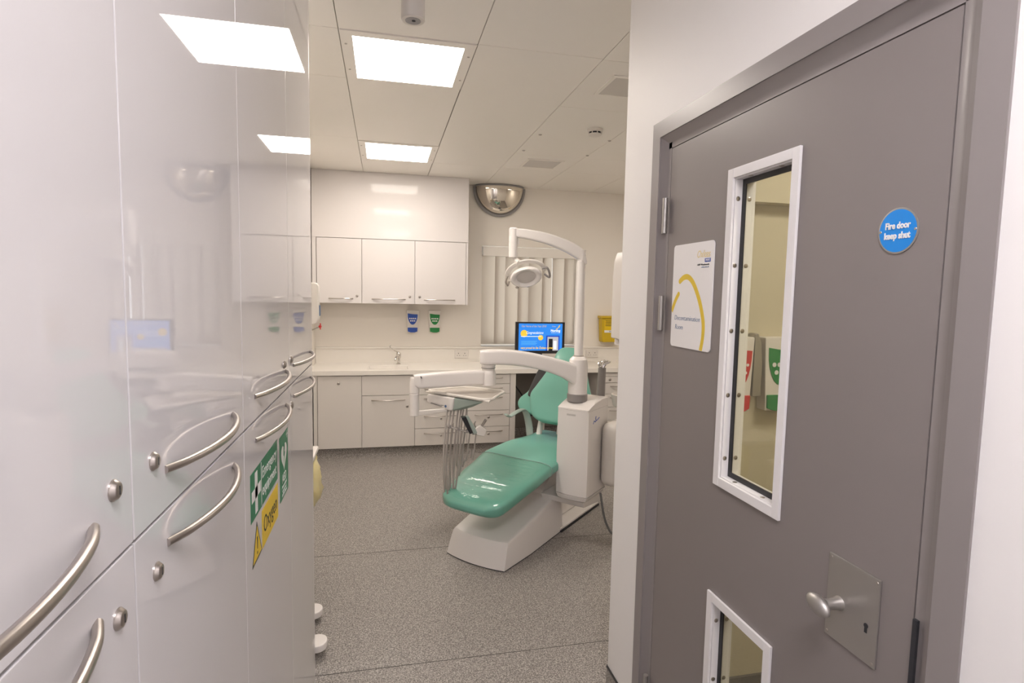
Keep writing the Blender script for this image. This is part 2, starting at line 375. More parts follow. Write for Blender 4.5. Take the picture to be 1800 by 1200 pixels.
# ================================================================ convex mirror
t = thing('convex_mirror', 'half dome convex mirror in the corner of wall and ceiling', 'mirror', (1.222, YB, 2.46))
cx, cz, RX, RY, RZ = 1.222, HC-0.002, 0.262, 0.155, 0.285
rings = []
nu, nv = 32, 14
mb = MB(); bm = mb.bm; grid = []
for j in range(nv+1):
    ph = (math.pi/2)*j/nv      # 0 at wall rim ... pi/2 at pole toward room
    row = []
    for i in range(nu+1):
        th = math.pi*i/nu      # 0..pi lower half circle
        row.append(bm.verts.new((cx - RX*math.cos(th)*math.cos(ph), YB-0.02-RY*math.sin(ph), cz - 0.012 - RZ*math.sin(th)*math.cos(ph))))
    grid.append(row)
for j in range(nv):
    for i in range(nu):
        try: bm.faces.new((grid[j][i], grid[j][i+1], grid[j+1][i+1], grid[j+1][i]))
        except ValueError: pass
bmesh.ops.remove_doubles(bm, verts=bm.verts, dist=1e-5)
mb.build('mirror_dome', m_mirror, t, angle=80)
pts = [(cx - (RX+0.012)*math.cos(math.pi*i/24), YB-0.018, cz-0.014 - (RZ+0.012)*math.sin(math.pi*i/24)) for i in range(25)]
MB().tube(pts, 0.0165, seg=10, smooth=2).build('rim', m_rim, t)
pts = [(cx - (RX+0.004)*math.cos(math.pi*i/16), YB-0.022-(RY+0.004)*math.sin(math.pi*i/16), cz-0.009) for i in range(17)]
MB().tube(pts, 0.008, seg=8, smooth=2).build('top_rim', m_rim, t)

# ================================================================ tall gloss cabinets on the left
XC = -0.278
def bow_handle(parent, y0, y1, z, proud=0.034, r=0.0062, xf=XC):
    mb = MB(); pts = []; rad = []
    for k in range(13):
        a = k/12; s = math.sin(math.pi*a)
        pts.append((xf + 0.0 + proud*(s**0.75 if s > 0 else 0), y0+(y1-y0)*a, z)); rad.append(r*(0.85+0.15*s))
    mb.tube(pts, r, seg=12, smooth=3, rad=rad)
    return mb.build('handle', m_steel, parent, label=None)
def lock(parent, pos, nrm=(1, 0, 0), r=0.0095):
    mb = MB().lathe(pos, nrm, [(r*1.25, 0), (r*1.25, 0.0015), (r*1.1, 0.003), (r*0.95, 0.0055), (r*0.75, 0.0065), (0.0, 0.0068)], 20)
    o = mb.build('lock', m_steel, parent)
    n = Vector(nrm); p = Vector(pos)+n*0.0062; s = r*0.10; l = r*0.5
    a = Vector((0, 0, 1)); b = n.cross(a)
    mm = MB(); q = [p - b*s - a*l, p + b*s - a*l, p + b*s + a*l, p - b*s + a*l]
    mm.prism([v for v in q], n*0.0008)
    mm.build('keyway', m_dark, o)
def tall_cab(label, ydoors, hand):
    y0, y1 = ydoors[0], ydoors[-1]
    t = thing('tall_cabinet', label, 'cabinet', ((XC+XL)/2, (y0+y1)/2, 0), 'tall gloss white cabinets on the left')
    box('carcass', m_unit, t, XL+0.005, XC-0.021, y0, y1-0.0005, 0.0, HC-0.001)
    for (za, zb, up) in ((0.012, 1.3265, 0), (1.3305, HC-0.006, 1)):
        for i in range(2):
            ya, yb = ydoors[i], ydoors[i+1]
            d = box('door', m_gloss, t, XC-0.019, XC, ya+0.0015, yb-0.0015, za, zb, bev=0.0012)
            (h0, h1), ly = hand[i]
            bow_handle(d, h0, h1, 1.383 if up else 1.285)
            if not (i == 0 and up == 0 and y0 > 1): lock(d, (XC, ly, 1.4055 if up else 1.2645))
    return t
tall_cab('tall gloss white cabinet nearest the viewer', (0.13, 0.705, 1.225), (((0.262, 0.616), 0.659), ((0.803, 1.145), 0.765)))
cabB = tall_cab('tall gloss white cabinet with the emergency stickers', (1.225, 1.80, 2.340), (((1.328, 1.739), 1.708), ((1.873, 2.290), 1.830)))
box('end_panel', m_gloss, cabB, XL+0.004, XC, 2.3405, 2.357, 0.0, HC-0.001, bev=0.001)

# stickers on the lower door (x = XC, reading along +Y)
def on_cab(y, z, e=0.0): return basis((0, 1, 0), (0, 0, 1), (XC+0.0006+e, y, z))
def sheet(name, m, parent, y0, y1, z0, z1, e=0.0, th=0.0005, x=XC): return box(name, m, parent, x+0.0001+e, x+0.0001+e+th, y0, y1, z0, z1, smooth=False)
t = thing('emergency_sign', 'green emergency equipment sticker with white cross on cabinet door', 'sign', (XC, 1.425, 1.1))
sheet('sign_face', m_signgreen, t, 1.272, 1.582, 1.115, 1.222)
mm = MB(); mm.box(XC+0.0006, XC+0.0009, 1.282, 1.372, 1.156, 1.181); mm.box(XC+0.0006, XC+0.0009, 1.3145, 1.3395, 1.122, 1.215); mm.build('cross', m_white, t)
mm = MB(); mm.box(XC+0.0006, XC+0.0009, 1.379, 1.3825, 1.117, 1.22); mm.build('divider', m_white, t)
text('lettering', 'Emergency', 0.040, on_cab(1.478, 1.190), m_white, t, width=0.175)
text('lettering', 'equipment', 0.040, on_cab(1.478, 1.148), m_white, t, width=0.175)
t = thing('aed_sign', 'green defibrillator sticker with white heart beside the emergency sticker', 'sign', (XC, 1.685, 1.03))
sheet('sign_face', m_signgreen, t, 1.618, 1.752, 1.033, 1.214)
hp = []
for k in range(32):
    a = 2*math.pi*k/32; hx = 16*math.sin(a)**3; hy = 13*math.cos(a)-5*math.cos(2*a)-2*math.cos(3*a)-math.cos(4*a)
    hp.append((XC+0.0006, 1.685+hx*0.0028, 1.150+hy*0.0026))
MB().prism(hp, (0.0003, 0, 0)).build('heart', m_white, t)
bolt = [(-0.006, 0.028), (0.012, 0.028), (0.004, 0.008), (0.014, 0.008), (-0.008, -0.026), (-0.001, 0.0), (-0.011, 0.0)]
MB().prism([(XC+0.0010, 1.685+a, 1.150+b) for a, b in bolt], (0.0003, 0, 0)).build('lightning_bolt', m_signgreen, t)
mm = MB(); mm.box(XC+0.0006, XC+0.0009, 1.722, 1.744, 1.197, 1.202); mm.box(XC+0.0006, XC+0.0009, 1.7305, 1.7355, 1.189, 1.210); mm.build('cross', m_white, t)
text('lettering', 'AED', 0.034, on_cab(1.685, 1.087), m_white, t, width=0.065)
text('lettering', 'Automated', 0.012, on_cab(1.685, 1.066), m_white, t, width=0.075)
text('lettering', 'external', 0.012, on_cab(1.685, 1.054), m_white, t, width=0.06)
text('lettering', 'defibrillator', 0.012, on_cab(1.685, 1.043), m_white, t, width=0.08)
t = thing('oxygen_sign', 'yellow Oxygen sticker below the green emergency sticker', 'sign', (XC, 1.482, 1.01))
sheet('sign_face', m_signyel, t, 1.382, 1.584, 1.012, 1.103)
text('lettering', 'Oxygen', 0.058, on_cab(1.483, 1.058), m_blackp, t, width=0.165)
t = thing('warning_sign', 'yellow triangle warning sticker with exclamation mark', 'sign', (XC, 1.327, 1.01))
MB().prism([(XC+0.0001, 1.277, 1.013), (XC+0.0001, 1.377, 1.013), (XC+0.0001, 1.327, 1.100)], (0.0005, 0, 0)).build('border', m_blackp, t)
MB().prism([(XC+0.0006, 1.286, 1.018), (XC+0.0006, 1.368, 1.018), (XC+0.0006, 1.327, 1.090)], (0.0003, 0, 0)).build('sign_face', m_signyel, t)
mm = MB().prism([(XC+0.0009, 1.3225, 1.066), (XC+0.0009, 1.3315, 1.066), (XC+0.0009, 1.329, 1.038), (XC+0.0009, 1.325, 1.038)], (0.0003, 0, 0))
mm.box(XC+0.0009, XC+0.0012, 1.324, 1.330, 1.026, 1.032); mm.build('exclamation_mark', m_blackp, t)

# ================================================================ grey door on the right
door = sempty('door_1', (XW, 1.26, 0), 'grey fire door with two narrow vision panels')
XF = XW-0.005; XLf = 0.912
FY0, FY1, FZ = 0.680, 1.834, 2.196
LY0, LY1, LZ = 0.779, 1.733, 2.098
# frame: proud outer face, sloped inner return, stop behind leaf gap
def frame_prof(par):
    mb = MB()
    # outer architrave
    mb.box(XF, XW+0.118, FY1-0.052, FY1, 0, FZ-0.0521); mb.box(XF, XW+0.118, FY0, FY0+0.052, 0, FZ-0.0521)
    mb.box(XF, XW+0.118, FY0, FY1, FZ-0.052, FZ)
    # inner step, set back, with a bevel
    def step(pts, vec): mb.prism(pts, vec)
    z1 = FZ-0.0522
    step([(XF+0.004, FY1-0.05, 0), (XLf, LY1+0.022, 0), (XLf, LY1+0.003, 0), (XW+0.118, LY1+0.003, 0), (XW+0.118, FY1-0.05, 0)], (0, 0, z1))
    step([(XF+0.004, FY0+0.05, 0), (XLf, LY0-0.022, 0), (XLf, LY0-0.003, 0), (XW+0.118, LY0-0.003, 0), (XW+0.118, FY0+0.05, 0)], (0, 0, z1))
    step([(XF+0.004, FY0+0.05, z1), (XLf, FY0+0.05, LZ+0.022), (XLf, FY0+0.05, LZ+0.003), (XW+0.118, FY0+0.05, LZ+0.003), (XW+0.118, FY0+0.05, z1)], (0, FY1-FY0-0.10, 0))
    return mb.build('door_frame', m_frame, par)
frame_prof(door)
# leaf with two openings
O1 = (1.152, 1.378, 1.122, 1.938); O2 = (1.152, 1.378, 0.300, 0.762)   # y0,y1,z0,z1 clear openings
mb = MB()
XT = XLf+0.052
for a in ((LY0, O1[0], 0.008, LZ), (O1[1], LY1, 0.008, LZ), (O1[0], O1[1], O1[3], LZ), (O1[0], O1[1], O2[3], O1[2]), (O1[0], O1[1], 0.008, O2[2])):
    mb.box(XLf, XT, *a)
leaf = mb.build('leaf', m_door, door, smooth=False)
def vision(o, label):
    y0, y1, z0, z1 = o
    mb = MB(); fl = 0.024; xo = XLf-0.008
    def ring(x0, x1, a, b, bev=0.0):   # rectangular ring, widths a (outside) to b (inside)
        mb.box(x0, x1, y0-a, y0+b, z0-a, z1+a, bev=bev); mb.box(x0, x1, y1-b, y1+a, z0-a, z1+a, bev=bev)
        mb.box(x0, x1, y0+b, y1-b, z0-a, z0+b, bev=bev); mb.box(x0, x1, y0+b, y1-b, z1-b, z1+a, bev=bev)
    ring(xo, XLf-0.0004, fl, 0.001, 0.0015); ring(XLf-0.0004, XLf+0.020, -0.0002, 0.004)
    v = mb.build('vision_panel', m_bead, leaf, label=label)
    # gasket
    mb = MB(); g0 = 0.002; gw = 0.018
    for a in ((y0+g0, y0+gw, z0+g0, z1-g0), (y1-gw, y1-g0, z0+g0, z1-g0), (y0+gw, y1-gw, z0+g0, z0+gw), (y0+gw, y1-gw, z1-gw, z1-g0)): mb.box(XLf+0.0201, XLf+0.024, *a)
    mb.build('gasket', m_black, leaf)
    MB().box(XLf+0.0242, XLf+0.0302, y0+0.003, y1-0.003, z0+0.003, z1-0.003).build('pane', m_glass, leaf)
    mb = MB(); xs0, xs1 = XLf+0.0304, XT+0.008
    for a in ((y0-0.02, y0+0.004, z0-0.02, z1+0.02), (y1-0.004, y1+0.02, z0-0.02, z1+0.02)): mb.box(XT+0.0002, xs1, *a)
    mb.box(XT+0.0002, xs1, y0+0.004, y1-0.004, z0-0.02, z0+0.004); mb.box(XT+0.0002, xs1, y0+0.004, y1-0.004, z1-0.004, z1+0.02)
    for a in ((y0, y0+0.004, z0, z1), (y1-0.004, y1-0.0, z0, z1), (y0+0.004, y1-0.004, z0, z0+0.004), (y0+0.004, y1-0.004, z1-0.004, z1)): mb.box(xs0, XT, *a)
    mb.build('inner_bead', m_bead, leaf)
    # bolts in the reveal
    n = max(3, int(round((z1-z0)/0.155)))
    xb = XLf+0.008
    for k in range(n):
        z = z0+0.055+(z1-z0-0.11)*k/(n-1)
        for (yy, d) in ((y1-0.004, -1), (y0+0.004, 1)):
            MB().lathe((xb, yy, z), (0, d, 0), [(0.0062, 0), (0.0062, 0.0006), (0.004, 0.0014), (0, 0.0014)], 12).build('bolt', m_steel, leaf)
        MB().lathe((XT-0.010, y1-0.004, z), (0, -1, 0), [(0.0062, 0), (0.0062, 0.0006), (0.004, 0.0014), (0, 0.0014)], 12).build('bolt', m_steel, leaf)
    for yy in (y0+0.055, y1-0.055):
        for (zz, d) in ((z0+0.004, 1), (z1-0.004, -1)):
            MB().lathe((xb, yy, zz), (0, 0, d), [(0.0062, 0), (0.0062, 0.0006), (0.004, 0.0014), (0, 0.0014)], 12).build('bolt', m_steel, leaf)
vision(O1, 'tall white framed upper vision panel'); vision(O2, 'white framed lower vision panel')
for z0, z1 in ((1.826, 1.940), (1.508, 1.622), (0.18, 0.294)):
    mb = MB().cyl((XF+0.006, LY1+0.006, z0), (XF+0.006, LY1+0.006, z1), 0.0085, seg=16)
    for k in (0.25, 0.5, 0.75): mb.cyl((XF+0.006, LY1+0.006, z0+(z1-z0)*k-0.001), (XF+0.006, LY1+0.006, z0+(z1-z0)*k+0.001), 0.0092, seg=16)
    mb.build('hinge', m_alu, door)
MB().box(XLf-0.006, XLf+0.02, LY0-0.0125, LY0-0.0035, 0.93, 1.065, bev=0.001).build('strike_plate', m_dark, door)
# lock plate + knob
pl = MB().box(XLf-0.0045, XLf-0.0003, 0.845, 0.971, 0.921, 1.097, bev=0.0015).build('lock_plate', m_alu, leaf, label='square satin metal lock plate')
for yy in (0.852, 0.964):
    for zz in (0.929, 1.089): MB().lathe((XLf-0.0045, yy, zz), (-1, 0, 0), [(0.0032, 0), (0.0028, 0.0006), (0, 0.0007)], 10).build('plate_screw', m_steel, leaf)
yk, zk = 0.937, 1.003
kn = MB().lathe((XLf-0.0045, yk, zk), (-1, 0, 0), [(0.0145, 0), (0.0145, 0.002), (0.0125, 0.006), (0.0105, 0.022), (0.0125, 0.036)], 24)
kn.ellipsoid((XLf-0.052, yk+0.003, zk), 0.0135, 0.031, 0.0185, Matrix.Rotation(math.radians(12), 3, 'X'))
kn.build('knob', m_alu, leaf, angle=60)
mk = MB().lathe((XLf-0.0046, 0.870, 0.995), (-1, 0, 0), [(0.0048, 0), (0.0048, 0.0008), (0, 0.0009)], 14)
mk.box(XLf-0.0054, XLf-0.0046, 0.8672, 0.8728, 0.981, 0.996); mk.build('keyhole', m_dark, leaf)
# door signs
def on_door(y, z, e=0.0): return basis((0, -1, 0), (0, 0, 1), (XLf-0.0035-e, y, z))
t = thing('fire_door_sign', 'round blue fire door keep shut sign on grey door', 'sign', (XLf, 0.868, 1.705))
MB().lathe((XLf-0.0003, 0.868, 1.747), (-1, 0, 0), [(0.0415, 0), (0.0415, 0.0018), (0.0405, 0.0022), (0, 0.0022)], 40).build('rim', m_alu, t)
MB().lathe((XLf-0.0025, 0.868, 1.747), (-1, 0, 0), [(0.0385, 0), (0.0385, 0.0004), (0, 0.0004)], 40).build('sign_face', m_fire, t)
text('lettering', 'Fire door', 0.0165, on_door(0.868, 1.756), m_white, t, width=0.052, bold=0.0006)
text('lettering', 'keep shut', 0.0165, on_door(0.868, 1.738), m_white, t, width=0.054, bold=0.0006)
for yy in (0.904, 0.832): MB().lathe((XLf-0.0026, yy, 1.747), (-1, 0, 0), [(0.0028, 0), (0.0022, 0.0008), (0, 0.001)], 10).build('screw', m_steel, t)
t = thing('decontamination_sign', 'white rounded decontamination room sign with yellow swoosh on grey door', 'sign', (XLf, 1.57, 1.46))
SY0, SY1, SZ0, SZ1 = 1.457, 1.686, 1.462, 1.782
def rrect(y0, y1, z0, z1, r, x):
    P = []
    for (cy, cz_, a0) in ((y1-r, z1-r, 0), (y0+r, z1-r, 90), (y0+r, z0+r, 180), (y1-r, z0+r, 270)):
        for k in range(7):
            a = math.radians(a0+15*k); P.append((x, cy+r*math.cos(a), cz_+r*math.sin(a)))
    return P
MB().prism(rrect(SY0, SY1, SZ0, SZ1, 0.012, XLf-0.0003), (-0.0030, 0, 0)).build('sign_board', m_white, t)
# swoosh: yellow arc drawn in sign coordinates (a from left, b from bottom; 0..1)
SW = SY1-SY0; SH = SZ1-SZ0
def sp(a, b, e=0.0): return Vector((XLf-0.0034-e, SY1-a*SW, SZ0+b*SH))
def ribbon(ctrl, ws):
    P = []
    n = len(ctrl)
    for i in range(n-1):
        a = ctrl[max(i-1, 0)]; b = ctrl[i]; c_ = ctrl[i+1]; d = ctrl[min(i+2, n-1)]
        for k in range(6):
            tt = k/6; f = lambda q: 0.5*((2*b[q])+(-a[q]+c_[q])*tt+(2*a[q]-5*b[q]+4*c_[q]-d[q])*tt*tt+(-a[q]+3*b[q]-3*c_[q]+d[q])*tt**3)
            P.append((f(0), f(1), ws[i]*(1-tt)+ws[i+1]*tt))
    P.append((*ctrl[-1], ws[-1]))
    L_, R_ = [], []
    for i, (a, b, wd) in enumerate(P):
        p0 = P[max(i-1, 0)]; p1 = P[min(i+1, len(P)-1)]
        dx, dy = (p1[0]-p0[0])*SW, (p1[1]-p0[1])*SH; l = math.hypot(dx, dy) or 1
        nx, ny = -dy/l*wd/SW, dx/l*wd/SH
        L_.append((min(max(a+nx, 0), 1), min(max(b+ny, 0), 1))); R_.append((min(max(a-nx, 0), 1), min(max(b-ny, 0), 1)))
    mb = MB(); bm = mb.bm
    vl = [bm.verts.new(sp(*q)) for q in L_]; vr = [bm.verts.new(sp(*q)) for q in R_]
    for i in range(len(vl)-1):
        try: bm.faces.new((vl[i], vl[i+1], vr[i+1], vr[i]))
        except ValueError: pass
    return mb
def disc(mb, a, b, r):
    mb.bm.faces.new([mb.bm.verts.new(sp(a+r/SW*math.cos(k*math.pi/8), b+r/SH*math.sin(k*math.pi/8), 0.0001)) for k in range(16)])
mb = ribbon([(0.20, 0.645), (0.30, 0.68), (0.42, 0.68), (0.55, 0.62), (0.68, 0.50), (0.77, 0.38), (0.83, 0.25), (0.83, 0.12), (0.79, 0.0)], [0.0085]*7+[0.008, 0.008])
disc(mb, 0.20, 0.645, 0.0085); mb.build('yellow_swoosh', m_gold, t, smooth=False)
mb = ribbon([(0.175, 0.52), (0.10, 0.46), (0.03, 0.38), (0.0, 0.34)], [0.0075]*4); disc(mb, 0.175, 0.52, 0.0075); mb.build('yellow_swoosh', m_gold, t, smooth=False)
text('lettering', 'Oxleas', 0.030, on_door(SY1-0.76*SW, SZ0+0.885*SH), m_goldpale, t, width=0.070, shear=0.3)
MB().box(XLf-0.0038, XLf-0.0033, SY1-0.93*SW, SY1-0.80*SW, SZ0+0.812*SH, SZ0+0.845*SH).build('logo_block', m_blue, t)
text('lettering', 'NHS', 0.0095, on_door(SY1-0.865*SW, SZ0+0.829*SH, 0.0006), m_white, t, width=0.022, shear=0.2)
text('lettering', 'HMP Wandsworth', 0.0075, on_door(SY1-0.765*SW, SZ0+0.79*SH), m_blackp, t, width=0.062)
text('lettering', 'oxleas.nhs.uk', 0.0055, on_door(SY1-0.81*SW, SZ0+0.768*SH), m_navy, t, width=0.040)
text('lettering', 'Decontamination', 0.022, on_door(SY1-0.42*SW, SZ0+0.285*SH), m_navy, t, width=0.148, shear=0.12, bold=-0.0004)
text('lettering', 'Room', 0.022, on_door(SY1-0.22*SW, SZ0+0.195*SH), m_navy, t, width=0.046, shear=0.12, bold=-0.0004)

# dispensers seen through the door glass
def shield(x, z, wd, ht, y, m, depth=0.002):
    P = [(x-wd/2, y, z+ht*0.5), (x, y, z+ht*0.44), (x+wd/2, y, z+ht*0.42)]
    for k in range(1, 12):
        a = k/12; P.append((x+wd/2*math.cos(math.pi*a)*(1-0.0*a), y, z+ht*0.42 - ht*0.92*math.sin(math.pi*a)**0.8 if 0 else z+ht*0.42-ht*0.9*math.sin(math.pi*a)))
    return MB().prism(P, (0, -depth, 0))
def apron_dispenser(x, z, k, m, label, y=YB, cat='dispenser', lips=None, name='glove_dispenser', group=None, wide=0.135, high=0.235):
    t = thing(name, label, cat, (x, y, z-high/2), group)
    MB().prism([(x-wide/2, y-0.0005, z+high/2), (x+wide/2, y-0.0005, z+high/2), (x+wide*0.40, y-0.0005, z-high/2), (x-wide*0.40, y-0.0005, z-high/2)], (0, -0.055, 0), bev=0.006).build('housing', m_plastic2, t)
    o = shield(x, z+high*0.10, wide*0.78, high*0.52, y-0.0557, m); f = o.build('label_panel', m, t, smooth=False)
    mm = MB()
    for r, n in ((0, 4), (1, 3)):
        for q in range(n): mm.lathe((x+(q-(n-1)/2)*wide*0.145, y-0.058, z+high*(0.13-0.105*r)), (0, -1, 0), [(wide*0.058, 0), (wide*0.058, 0.0006), (0, 0.0007)], 10)
    mm.build('pictograms', m_white, t)
    w2 = wide*0.385
    MB().prism([(x-w2, y-0.001, z-high*0.28), (x+w2, y-0.001, z-high*0.28), (x+w2*0.96, y-0.001, z-high*0.46), (x+w2*0.4, y-0.001, z-high*0.5), (x-w2*0.4, y-0.001, z-high*0.5), (x-w2*0.96, y-0.001, z-high*0.46)], (0, -0.060, 0), bev=0.003).build('drip_cover', m, t)
    return t
apron_dispenser(0.297, 1.302, 0, m_blue, 'white wall dispenser with blue shield label above the worktop', group='wall dispensers beneath the cupboards')
apron_dispenser(0.532, 1.302, 0, m_greenp, 'white wall dispenser with green shield label above the worktop', group='wall dispensers beneath the cupboards')
apron_dispenser(1.300, 1.335, 0, m_redp, 'white dispenser with red label behind the door glass', y=1.9175, high=0.28, wide=0.10)
apron_dispenser(1.468, 1.335, 0, m_greenp, 'white dispenser with green label behind the door glass', y=1.9175, high=0.28, wide=0.15)
tag(MB().prism([(1.353, 1.917, 1.485), (1.366, 1.917, 1.490), (1.382, 1.917, 1.45), (1.390, 1.917, 1.38), (1.390, 1.917, 1.25), (1.353, 1.917, 1.25)], (0, -0.05, 0), bev=0.004).build('apron_holder', m_alu), 'grey holder between the dispensers behind the door glass', 'holder')

# ================================================================ base units and worktop
YF = 5.57
def pull(parent, x0, x1, z, y=YF, sag=0.0):
    mb = MB(); pts = []
    for k in range(9):
        a = k/8; s = math.sin(math.pi*a); pts.append((x0+(x1-x0)*a, y-0.028*(s**0.6 if s > 0 else 0), z))
    return mb.tube(pts, 0.0048, seg=8, smooth=2).build('handle', m_steel, parent)
def unit(name, label, x0, x1, cat='base unit', z0=0.10, y=YF, group='white base units along the back wall'):
    t = thing(name, label, cat, ((x0+x1)/2, (y+YB)/2, 0), group)
    if 'tap' in label:
        mb = MB(); mb.box(x0, x0+0.016, y+0.021, YB-0.002, z0+0.004, 0.812).box(x1-0.0165, x1-0.0005, y+0.021, YB-0.002, z0+0.004, 0.812).box(x0+0.016, x1-0.0165, y+0.021, YB-0.002, z0+0.004, z0+0.02).box(x0+0.016, x1-0.0165, YB-0.012, YB-0.002, z0+0.02, 0.812)
        mb.build('carcass', m_unit, t)
    else: box('carcass', m_unit, t, x0, x1-0.0005, y+0.021, YB-0.002, z0+0.004, 0.812)
    return t
def front(name, parent, x0, x1, z0, z1, y=YF): return box(name, m_unit, parent, x0+0.002, x1-0.002, y, y+0.019, z0+0.002, z1-0.002, bev=0.0012)
t = unit('base_unit', 'white base unit with one full height door at the left end', -0.650, -0.209)
front('door', t, -0.613, -0.209, 0.104, 0.808); box('filler_strip', m_unit, t, -0.650, -0.616, YF+0.006, YF+0.02, 0.104, 0.812)
lock(t, (-0.422, YF, 0.735), (0, -1, 0), 0.011)
t = unit('base_unit', 'white base unit below the tap with a single door', -0.209, 0.2935)
front('false_front', t, -0.209, 0.2935, 0.613, 0.808); d = front('door', t, -0.209, 0.2935, 0.104, 0.613); pull(d, -0.118, 0.200, 0.568); lock(d, (0.222, YF, 0.501), (0, -1, 0), 0.011)
zs = [0.104, 0.276, 0.441, 0.610, 0.710, 0.808]
t = unit('drawer_unit', 'white drawer unit behind the hanging hoses', 0.2935, 0.812)
for i in range(5):
    d = front('drawer', t, 0.2935, 0.812, zs[i], zs[i+1]); hz = (0.228, 0.399, 0.575, 0.669, 0.775)[i]; pull(d, 0.385, 0.720, hz)
    if i < 3: lock(d, (0.552, YF, hz-0.028), (0, -1, 0), 0.009)
t = unit('drawer_unit', 'white drawer unit beside the open desk space', 0.812, 1.306)
for i in range(5):
    d = front('drawer', t, 0.812, 1.247, zs[i], zs[i+1]); hz = (0.228, 0.399, 0.575, 0.669, 0.775)[i]; pull(d, 0.888, 1.175 if i < 2 else 1.170, hz)
    if i < 3: lock(d, (1.030, YF, hz-0.028), (0, -1, 0), 0.011)
box('end_panel', m_unit, t, 1.249, 1.306, YF, YF+0.02, 0.10, 0.812, bev=0.001)
t = unit('drawer_unit', 'white drawer unit at the right beyond the chair', 2.20, 2.70)
zr = [0.104, 0.30, 0.44, 0.58, 0.70, 0.768, 0.808]
for i in range(6):
    d = front('drawer', t, 2.215, 2.70, zr[i], zr[i+1]); 
    if i < 4: pull(d, 2.33, 2.58, zr[i+1]-0.036)
    if i == 4: lock(d, (2.325, YF, 0.735), (0, -1, 0), 0.012)
kp = sempty('baseboard_units', (0.35, 5.62, 0), 'coved vinyl plinth below the base units')
mb = MB(); mb.box(-0.66, 1.30, 5.615, 5.63, 0, 0.098); mb.prism([(-0.66, 5.616, 0.0003), (-0.66, 5.585, 0.0003), (-0.66, 5.604, 0.012), (-0.66, 5.615, 0.035)], (1.96, 0, 0))
mb.box(2.21, 3.19, 5.615, 5.63, 0, 0.098); mb.build('plinth', m_floor, kp)
box('capping_strip', m_dark, kp, -0.66, 1.30, 5.604, 5.6155, 0.095, 0.102)
# worktop with an integral basin
wt = thing('worktop', 'continuous off-white worktop along the back wall', 'worktop', (0.9, 5.88, 0.8145))
BX0, BX1, BY0, BY1 = -0.16, 0.25, 5.66, 5.97
mb = MB(); z0, z1 = 0.8145, 0.857; ya = YF-0.018
mb.box(XL+0.003, BX0, ya, YB-0.001, z0, z1); mb.box(BX1, XR-0.003, ya, YB-0.001, z0, z1); mb.box(BX0, BX1, ya, BY0, z0, z1); mb.box(BX0, BX1, BY1, YB-0.001, z0, z1)
mb.build('slab', m_top, wt, smooth=False)
mb = MB(); N = 20; rg = []
for d, ins in ((0.0005, 0.0), (-0.006, 0.012), (-0.09, 0.025), (-0.11, 0.06)):
    rg.append([(BX0+ins, BY0+ins, z1+d), (BX1-ins, BY0+ins, z1+d), (BX1-ins, BY1-ins, z1+d), (BX0+ins, BY1-ins, z1+d)])
mb.bm.faces.ensure_lookup_table() if 0 else None
R_ = [[mb.bm.verts.new(p) for p in r] for r in rg]
for A, B in zip(R_, R_[1:]):
    for k in range(4): mb.bm.faces.new((A[k], A[(k+1) % 4], B[(k+1) % 4], B[k]))
mb.bm.faces.new(R_[-1]); mb.build('basin', m_top, wt)
mb = MB().box(XL+0.003, XR-0.003, YB-0.018, YB-0.0005, z1+0.0002, 1.008); mb.build('upstand', m_top, wt, smooth=False)
MB().box(XL+0.003, XR-0.003, YB-0.030, YB-0.0005, 1.0082, 1.026, bev=0.004).build('upstand_cap', m_top, wt)
# tap
t = thing('tap', 'chrome lever tap behind the basin', 'tap', (0.148, 6.04, z1))
mb = MB().lathe((0.148, 6.04, z1+0.0003), (0, 0, 1), [(0.023, 0), (0.023, 0.006), (0.017, 0.012), (0.016, 0.06), (0.024, 0.066), (0.026, 0.085), (0.026, 0.112), (0.018, 0.124), (0.012, 0.13), (0, 0.131)], 24)
mb.build('body', m_chrome, t)
MB().tube([(0.148, 6.02, z1+0.085), (0.135, 5.97, z1+0.098), (0.118, 5.90, z1+0.085), (0.110, 5.875, z1+0.055)], 0.011, smooth=5, seg=12).build('spout', m_chrome, t)
mb = MB().tube([(0.148, 6.04, z1+0.126), (0.11, 6.02, z1+0.142), (0.075, 5.99, z1+0.168), (0.062, 5.98, z1+0.18)], 0.0052, smooth=4)
mb.ellipsoid((0.060, 5.978, z1+0.198), 0.009, 0.009, 0.018); mb.build('lever', m_chrome, t)
MB().lathe((0.148, 6.016, z1+0.098), (0, -1, 0), [(0.015, 0), (0.015, 0.008), (0.008, 0.012), (0, 0.012)], 18).build('temperature_dial', m_steel, t)
# sockets
def socket(label, x0, x1, z0, z1, y=YB-0.018):
    t = thing('wall_socket', label, 'socket', ((x0+x1)/2, y, z0), 'white double sockets on the upstand')
    MB().box(x0, x1, y-0.010, y-0.0003, z0, z1, bev=0.002).build('faceplate', m_plastic2, t)
    w_ = (x1-x0)
    for q in (0.27, 0.73):
        cx_ = x0+w_*q; mm = MB()
        mm.box(cx_-0.0035, cx_+0.0035, y-0.0104, y-0.0099, z0+0.048, z0+0.058); mm.box(cx_-0.016, cx_-0.009, y-0.0104, y-0.0099, z0+0.026, z0+0.031); mm.box(cx_+0.009, cx_+0.016, y-0.0104, y-0.0099, z0+0.026, z0+0.031)
        mm.build('pin_holes', m_dark, t)
        MB().box(cx_-0.006+(0.030 if q > 0.5 else -0.030), cx_+0.006+(0.030 if q > 0.5 else -0.030), y-0.013, y-0.0101, z0+0.055, z0+0.073, bev=0.001).build('switch', m_plastic, t)
socket('white double socket between the dispensers and the window', 0.755, 0.905, 0.902, 0.988); socket('white double socket behind the pole of the dental unit', 2.27, 2.42, 0.902, 0.988)
